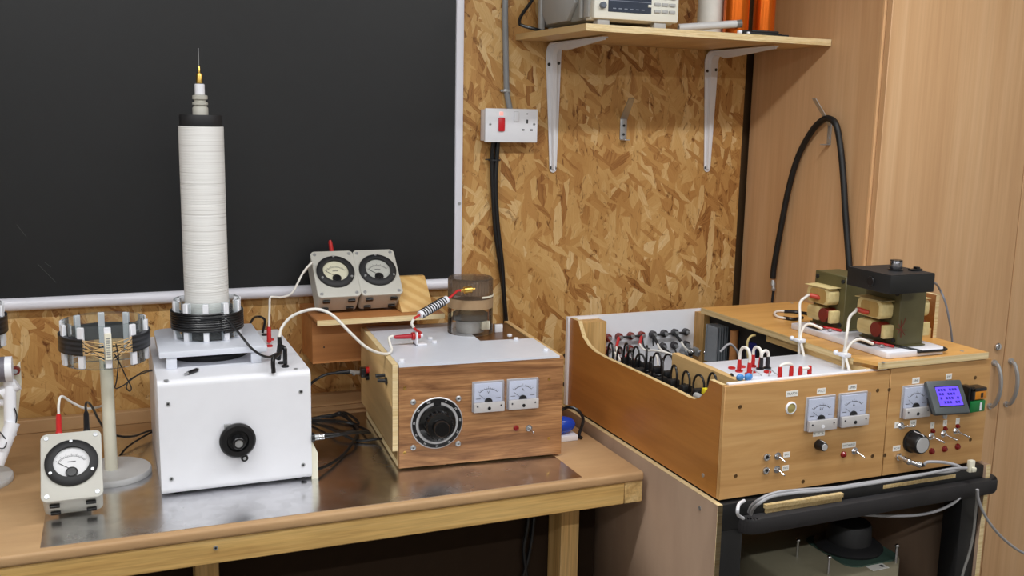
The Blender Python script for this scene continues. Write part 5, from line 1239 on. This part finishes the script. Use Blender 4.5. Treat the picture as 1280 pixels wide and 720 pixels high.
# white insulating plate
lz1 = LZ+.0135
wp = [aZ(984.5, 404, lz1), aZ(1118, 441, lz1), aZ(1140, 438.5, lz1), aZ(1168, 437, lz1), aZ(1179, 432.5, lz1), aZ(1160, 425, lz1)]
x0_ = (aZ(985, 404, lz1).x+aZ(1112, 440, lz1).x)/2
yfr = aZ(1150, 437.5, lz1).y
xr_ = aZ(1180, 433, lz1).x
ybk = aZ(984.5, 404, lz1).y; pts = [(x0_, ybk), (x0_, yfr+.004), (x0_+.006, yfr), (xr_-.012, yfr), (xr_, yfr+.012), (xr_, ybk)]
solid('white_mat', B().m(0).prism([(x, y, LZ+.0004) for x, y in pts], (0, 0, .0131), .0015), plain('white_translucent_sheet', (232, 232, 240), .35, var=.01), 'thick white plastic sheet under the transformers', 'sheet')
solid('sheet_edge_cord', B().tube([(x0_+.045, yfr+.09, lz1+.002), (x0_+.062, yfr+.02, lz1+.0022), (x0_+.085, yfr-.0028, lz1-.002), ((x0_+xr_)/2, yfr-.0030, lz1-.003), (xr_-.012, yfr-.0030, lz1-.004), (xr_+.0032, yfr+.012, lz1-.004), (xr_+.0032, yfr+.03, lz1-.004)], .0028), BLK, 'black lead running round the front edge of the white sheet', 'cable')
q = aZ(1143, 441, LZ+.002); solid('white_tie_end', B().box(q.x-.020, q.x+.012, q.y-.006, q.y+.008, LZ+.0003, LZ+.0025, .0008).box(q.x-.004, q.x, q.y+.0, q.y+.003, LZ+.0025, LZ+.012), WHT, 'small white plastic tab in front of the white sheet', 'tab')

# ------------------------------------------------------------------ transformers
def transformer(cx, cy, label):
    """cx, cy: near left corner of the core"""
    dx, dy, h = TDX, TDY, TH
    z = lz1+.0004
    t = thing('transformer', label, 'transformer', (cx+dx/2, cy+dy/2, z), group='olive transformers')
    core = part('core', B().box(cx, cx+dx, cy, cy+dy, z, z+h, .0015, 1), OLIVE, t)
    for yy_ in (cy+.010, cy+dy-.010):
        for zz in (z+.012, z+h-.012): part('bolt', B().cyl((cx, yy_, zz), (cx-.003, yy_, zz), .0045, n=12), BLKM, core)
    part('mounting_foot', B().box(cx-.002, cx+dx+.002, cy-.006, cy+dy+.006, z, z+.003, .001), OLIVE, core)
    for s_ in (0, 1):
        sx = (cx-.030, cx+.0) if s_ == 0 else (cx+dx, cx+dx+.030)
        y0, y1 = cy+.018, cy+dy-.012
        w1 = part('upper_winding', B().m(0).rbox(sx[0], sx[1], y0, y1, z+h*.45, z+h*.75, .011, 'x', 5, .002).m(1).rbox(min(sx)-.0008, min(sx)+.004, y0+.010, y1-.012, z+h*.47, z+h*.73, .010, 'x', 5), [PAPER, TAN], t)
        part('paper_flap', B().prism([(sx[0]-.004, y0-.002, z+h*.765), (sx[0]-.004, y1+.004, z+h*.755), (sx[1], y1+.004, z+h*.765), (sx[1], y0-.002, z+h*.77)], (0, 0, .0012)), PAPER, w1)
        w2 = part('lower_winding', B().m(0).rbox(sx[0]+.003, sx[1], y0+.028, y1, z+h*.13, z+h*.39, .010, 'x', 5, .002).m(1).cyl((sx[0]+.002, y0+.018, z+h*.26), (sx[1], y0+.018, z+h*.26), .0155, n=24).m(0).box(sx[0]+.004, sx[1], y0-.006, y0+.004, z+h*.13, z+h*.36, .002), [PAPER, VARN], t)
    return t
cB = aZ(1121, 434, lz1)
TDX = aY(1153, 428, cB.y).x-cB.x; TDY = .105; TH = aY(1121, 362, cB.y).z-lz1
cA = aZ(1058.5, 414, lz1)
tb_ = transformer(cB.x, cB.y, 'olive transformer under the black knob box')
_b = B()
for st in (((1108, 418), (1116, 404)), ((1109, 405), (1117, 419)), ((1113, 400), (1112, 422)), ((1106, 411), (1119, 413)), ((1116, 404), (1118, 398))):
    _b.tube([aY(x+14, y, cB.y-.0004) for x, y in st], .0009, 5, raw=True)
part('red_mark', _b, plain('faded_red_ink', (120, 48, 34), .6), tb_, label='scrawled red mark')
dA = V((aZ(1058.5, 414, lz1).x, aZ(1058.5, 414, lz1).y, 0))
TH2 = TH
T2y = max(cA.y, cB.y+TDY+.02)
transformer(cB.x-.004, T2y, 'olive transformer standing open, behind the one with the black box')
# red winding clips and leads
def winding_lead(pxs, cy, lab, px_clip, py_clip, down):
    xw = cB.x-.031
    q = aX(px_clip, py_clip, xw-.004)
    solid('red_clip', B().lathe([(0, 0), (.004, 0), (.0055, .006), (.0055, .022), (.003, .026), (0, .026)], q+V((.003, -.006, -.002)), (-.75, .62, .22), 12), plain('clip_red', (190, 66, 48), .4) if 'clip_red' not in bpy.data.materials else bpy.data.materials['clip_red'], 'red push-on clip on the winding of '+lab, 'clip', 'winding clips')
    e = q+V((.003, -.006, -.002))+V((-.75, .62, .22)).normalized()*.025
    return e
eA = winding_lead(None, T2y, 'the farther transformer', 1022, 371, None)
eB = winding_lead(None, cB.y, 'the transformer with the black box', 1082, 389, None)
def lead(e, cl, low, side, lab):
    """e: wire end at the red clip; cl: pixel of the cable clip at the lid edge; low: two pixels where it vanishes into the cabinet"""
    X_ = 1.388
    c = aX(cl[0], cl[1], X_)
    m0 = aX(side[0][0]+7, side[0][1]-4.5, e.x-.02); m1 = aX(side[0][0], side[0][1]+3, (e.x+X_)/2-.01); m2 = aX(side[1][0], side[1][1], X_-.004)
    solid('white_lead', B().tube([e, m0, m1, m2, V((X_-.005, c.y, c.z)), aX(low[0][0], low[0][1], X_-.006)-V((0, 0, 0)), aX(low[0][0], low[0][1], X_-.006)+V((0, .004, -.03))], .0031, 10), WHC, 'white lead from the red clip of '+lab, 'cable')
    m3 = aX(side[2][0], side[2][1], X_+.03); m4 = aX(side[3][0], side[3][1], X_+.05)
    solid('white_lead', B().tube([m4, m3, aX(side[4][0], side[4][1], X_+.008), V((X_-.006, c.y-.006, c.z)), aX(low[1][0], low[1][1], X_-.006), aX(low[1][0], low[1][1], X_-.006)+V((0, -.004, -.03))], .0031, 10), WHC, 'white lead looping over the lid edge beside '+lab, 'cable')
    solid('cable_clip', B().box(X_-.012, X_+.0035-.0, c.y-.012, c.y+.008, c.z-.004, c.z+.004, .001).ball((X_-.014, c.y+.014, c.z+.002), .0055).box(X_-.014, X_-.009, c.y-.012, c.y+.014, c.z-.003, c.z+.003, .001), WHT, 'white nylon cable clip at the lid edge beside '+lab, 'clip', 'lid edge clips')
lead(eA, (1001.5, 425), ((998, 466), (1010, 468)), ((1000, 376), (1000, 398), (1012, 405), (1028, 411), (1004, 410)), 'the farther transformer')
lead(eB, (1057.5, 443), ((1053, 466), (1062, 466)), ((1062, 394), (1059, 415), (1075, 424), (1092, 430), (1063, 430)), 'the transformer with the black box')
# small leads at the foot of the windings
for cy_, lab in ((cB.y, 'the transformer with the black box'), (T2y, 'the farther transformer')):
    x = cB.x-.022
    solid('red_lead', B().tube([(x, cy_+.075, lz1+.003), (x-.012, cy_+.05, lz1+.004), (x-.010, cy_+.025, lz1+.006), (x+.004, cy_+.010, lz1+.004), (x+.010, cy_-.004, lz1+.0032)], .0028), RED, 'red lead curled at the foot of '+lab, 'cable', 'short red leads')
    solid('black_connector', B().box(x-.030, x-.018, cy_+.020, cy_+.070, lz1+.0004, lz1+.010, .003), BLK, 'black inline connector lying at the foot of '+lab, 'connector', 'inline connectors')
    solid('silver_lug', B().ball((x-.012, cy_+.006, lz1+.004), .0042, (1.4, 1.2, .8)), STEEL, 'silver lug lying at the foot of '+lab, 'lug', 'silver lugs')
pts = [(1011, 392.5), (995, 390), (974, 389), (968, 392), (974, 396.5), (992, 399), (1003, 397)]
LL = [aZ(x, y, LZ+.004) for x, y in pts]
solid('looped_lead', B().m(0).tube(LL[1:6], .0030).m(1).tube([LL[2]+(LL[1]-LL[2])*.3, LL[1], LL[0]], .0042).tube([LL[4]+(LL[5]-LL[4])*.3, LL[5], LL[6]], .0042), [WHC, BLK], 'short white lead with black plug ends looped on the lid', 'cable')
# black knob box on the nearer transformer
kz = lz1+.0004+TH+.0005
lc_, fc_, rc_ = aZ(1069, 354, kz), aZ(1112, 368.5, kz), aZ(1160.5, 363.5, kz)
kx0, kx1 = fc_.x, rc_.x; ky0 = fc_.y; ky1 = lc_.y if lc_.y > ky0 else ky0+.12
ky1 = min(ky1, ky0+.125)
khz = aY(1112, 345.5, ky0).z
t = thing('knob_box', 'black plastic box with a knob on top of the nearer transformer', 'control box', ((kx0+kx1)/2, (ky0+ky1)/2, kz))
part('body', B().box(kx0, kx1, ky0, ky1, kz, khz, .0018), plain('black_abs', (22, 22, 22), .55), t)
part('lid_plate', B().box(kx0+.001, kx1-.001, ky0+.001, ky1-.001, khz, khz+.0015), BLKM, t)
q = aZ(1119.5, 339, khz); kz1 = khz+.0015
part('knob', B().m(0).lathe([(0, 0), (.0145, 0), (.0145, .003), (.0115, .004)], (q.x, q.y, kz1), (0, 0, 1), 28).m(1).lathe([(.0118, .004), (.0125, .006), (.0122, .020)], (q.x, q.y, kz1), (0, 0, 1), 28).m(0).lathe([(.0122, .020), (.0115, .022), (0, .022)], (q.x, q.y, kz1), (0, 0, 1), 28), [BLK, plain('knurled_chrome', (150, 150, 156), .25, 1)], t)
q = aZ(1145, 339, khz); part('rocker', B().box(q.x-.016, q.x+.012, q.y-.006, q.y+.006, kz1, kz1+.004, .001).box(q.x-.004, q.x+.006, q.y-.005, q.y+.005, kz1+.004, kz1+.008, .001), BLK, t)
q = aX(1089, 350, kx0); part('round_plug', B().cyl((kx0, q.y, (kz+khz)/2), (kx0-.003, q.y, (kz+khz)/2), .010, bev=.001), BLK, t)
solid('grey_cable', B().tube([V((kx1-.001, ky0+.05, kz+.030)), aX(1167, 353, kx1+.012), aX(1173, 359, 1.690), aX(1181, 376, 1.706), aX(1186.5, 400, 1.716), aX(1190, 424, 1.729), aX(1191, 450, 1.733), aX(1190, 480, 1.733)], .0024), plain('slate_cord', (120, 122, 130), .45), 'thin grey cord drooping from the black knob box down behind the cabinet', 'cable')

# ------------------------------------------------------------------ front furniture of the control cabinet
t = CTL
for px, py in ((1111.5, 487), (1106, 569), (1219, 472), (1213, 549.5)): fscrew(t, px, py)
card(t, 1144.7, 475.7, .0190, .0125, 'LINE', .0066); card(t, 1186, 470.6, .0155, .0125, 'kW', .0066)
wmeter(t, 1145, 501.5, 'A')
card(t, 1120.8, 531.3, .0110, .0125, '0', .0070); card(t, 1141, 528.5, .0175, .0120, 'ON', .0066); card(t, 1120.5, 560.3, .0190, .0115, 'AC IN', .0056)
for px, py, n_ in ((1165.3, 531.5, '1'), (1181.2, 528.8, '2'), (1197, 526.2, '3')): card(t, px, py, .0105, .0135, n_, .0072)
wtoggle(t, 1126, 532, (.017, -.012, .003))
for px, py in ((1163.5, 545), (1179, 542), (1194.5, 538.5)): wtoggle(t, px, py, (.009, -.020, -.006))
for px, py in ((1165.5, 538.5), (1181, 535.5), (1196.5, 532.5)): lamp(t, px, py, .0048)
for px, py in ((1164.2, 563.8), (1180.3, 561), (1196.5, 558)): lamp(t, px, py, .0068)
q = fp_(1140, 551); d_ = aY(1146, 552, FY-.03)
k_ = part('big_knob', B().m(0).lathe([(0, 0), (.0245, 0), (.0245, .004), (.0215, .005), (.0200, .026), (.0185, .029), (.0165, .0295)], (q.x, FY, q.z), (0, -1, 0), 32).m(1).lathe([(.0165, .0295), (.0160, .030), (0, .0302)], (q.x, FY, q.z), (0, -1, 0), 32), [BLK, ALU], t)
part('pointer_line', B().tube([(q.x-.002, FY-.0045, q.z+.0238), (q.x-.001, FY-.008, q.z+.0216), (q.x+.0005, FY-.026, q.z+.0205), (q.x+.001, FY-.0295, q.z+.0180)], .0008), DIALW, k_)
q = fp_(1122.5, 570.5)
bn = part('coax_socket', B().cyl((q.x, FY, q.z), (q.x, FY-.004, q.z), .0085, n=6).cyl((q.x, FY-.004, q.z), (q.x, FY-.016, q.z), .0058), CHR, t)
# display module standing off the panel, turned a little
q = fp_(1183.5, 497, .034)
Md = Matrix.Translation(V((q.x, FY-.034, q.z))) @ Matrix.Rotation(math.radians(-9), 4, 'Z') @ Matrix.Rotation(math.radians(-34), 4, 'X')
d = part('display', B().box(-.041, .041, -.006, .006, -.036, .036, .004, 2, Md), LCDF, t)
sc_ = part('lit_screen', B().box(-.025, .028, -.0072, -.006, -.019, .021, 0, 2, Md), LCD, d)
b = B()
for r_ in range(4):
    for c_ in range(7):
        if (r_*3+c_*5) % 4: b.box(-.021+.0065*c_, -.0165+.0065*c_, -.0076, -.0071, -.0145+.0088*r_, -.0095+.0088*r_, M=Md)
part('digits', b, LCDI, sc_)
part('display_bezel', B().box(-.027, .030, -.0070, -.0058, .021, .0225, M=Md).box(-.027, .030, -.0070, -.0058, -.0205, -.019, M=Md), BLK, d)
part('display_back', B().box(-.036, .036, .006, .016, -.030, .006, .002, 2, Md), BLK, d)
part('mount_stud', B().cyl((q.x, FY, q.z-.036), (q.x, FY-.034, q.z-.036), .004).cyl((q.x, FY-.034, q.z-.044), (q.x, FY-.034, q.z-.028), .0045, n=6), STEEL, d)
q = fp_(1217, 498, .016)
hold = part('cell_holder', B().box(q.x-.025, q.x-.008, FY-.026, FY, q.z-.028, q.z+.028, .002), BLK, t)
for dz_, m_, nm, lab in ((.0135, ORG, 'orange', 'orange and black nine volt cell, the upper one on the control cabinet'), (-.0135, GRN, 'green', 'green nine volt cell, the lower one on the control cabinet')):
    b = B().m(0).box(q.x-.020, q.x+.020, FY-.030, FY-.004, q.z+dz_-.0125, q.z+dz_+.0125, .0025).m(1)
    if nm == 'orange': b.box(q.x-.0205, q.x+.0205, FY-.0304, FY-.0036, q.z+dz_+.004, q.z+dz_+.0129, .0025).box(q.x-.0205, q.x-.010, FY-.0304, FY-.0036, q.z+dz_-.0129, q.z+dz_+.0129, .0025).box(q.x+.004, q.x+.010, FY-.0306, FY-.030, q.z+dz_-.008, q.z+dz_+.002)
    else: b.box(q.x+.004, q.x+.009, FY-.0306, FY-.030, q.z+dz_-.009, q.z+dz_+.008)
    cl_ = thing('battery', lab, 'battery', (q.x, FY-.017, q.z+dz_-.0125))
    part('cell', b, [m_, BLK if nm == 'orange' else WHT], cl_)
# grey cables across the handle
hzt = hz0+.018
q = fp_(1122.5, 570.5)
t = thing('grey_cable', 'grey cable with a silver connector from the control cabinet, lying along the handle', 'cable', (q.x, FY-.03, q.z))
e0 = V((q.x, FY-.016, q.z)); e1 = V((q.x+.004, FY-.026, q.z-.003)); e2 = V((q.x+.024, FY-.040, q.z-.008))
part('connector', B().m(0).cyl(e0+V((0, .004, 0)), e1, .0058).cyl(e1, e2, .0046).ball(e1, .0066).cyl(e1+(e2-e1)*.62, e1+(e2-e1)*.95, .0062).m(1).cyl(e2, e2+V((.008, 0, -.001)), .0045, .0032), [CHR, BLK], t)
hy = HY+.006
zc_ = hzt+.004
def hg(px, py, z): return aZ(px, py, z)
run = [e2+V((.006, 0, -.001)), aY(1160, 577.5, FY-.044), aY(1180, 578, FY-.05), aY(1197, 582, FY-.06)]
run += [aY(1200, 586, FY-.05), aY(1190, 589, FY-.06), aY(1160, 592, FY-.07), aY(1120, 598, FY-.09), aY(1080, 604, FY-.10), aY(1040, 610, FY-.10), aY(1000, 612.5, FY-.10), aY(970, 616, FY-.10), aY(950, 624, FY-.10), aY(939, 633, FY-.07), aY(936, 640, FY-.022)]
part('cable_run', B().tube(run, .0030), GREYC, t)
solid('grey_cable', B().tube([aY(1208, 585, FY-.055), aY(1190, 586, FY-.07), aY(1150, 594, FY-.08), aY(1110, 601, FY-.10), aY(1070, 607.5, FY-.11), aY(1030, 613, FY-.11), aY(990, 616.5, FY-.11), aY(964, 621, FY-.11), aY(948, 630, FY-.11), aY(941, 637, FY-.075), aY(938.5, 643, FY-.022)], .0030), GREYC, 'second grey cable lying along the trolley handle, nearest the viewer', 'cable')
q = aY(1214.5, 583, CTY0-.008)
solid('cream_clip', B().box(q.x-.008, q.x+.007, q.y-.004, CTY0-.001, q.z-.013, q.z+.014, .003).box(q.x-.005, q.x+.005, q.y-.010, q.y-.003, q.z-.010, q.z+.000, .002), CREAM, 'cream plastic cable clip on the trolley corner at the handle end', 'clip')
solid('grey_cable', B().tube([aY(1080, 643.5, CTY0+.06), aY(1110, 645, CTY0+.04), aY(1145, 644, CTY0+.02), aY(1170, 639, CTY0-.0), aY(1190, 630, CTY0-.006), aY(1200, 622, CTY0-.010)], .0030), GREYC, 'grey cable sagging beneath the trolley handle', 'cable')
solid('grey_cable', B().tube([aY(1222, 612, -.99), aY(1223, 624, -.985), aY(1230, 642, -.98), aY(1241, 659, -.97), aY(1255, 674, -.95), aY(1270, 686, -.93), aY(1290, 698, -.90), (2.1, -.80, .55)], .0030), GREYC, 'grey cable sweeping down past the cupboard door', 'cable')
solid('grey_cable', B().tube([aY(1221, 612, -.985), aY(1221, 624, -.98), aY(1219, 645, -.97), aY(1217, 665, -.97), aY(1212, 690, -.97), aY(1205, 712, -.97), aY(1198, 740, -.97)], .0028), plain('dark_grey_cord', (128, 126, 122), .5), 'grey cable dropping straight down beside the trolley post', 'cable')
# cables behind the cabinets, seen in the slot
b = B()
for k, pts in enumerate((((704, 446), (712, 446)), ((704, 482), (713, 482)))):
    q = aY(*pts[1], PY1+.02); part('rear_plug', B().cyl((PX0+.006, PY1+.0122, q.z), (PX0+.006, PY1+.036, q.z), .006), BLK, PSU)
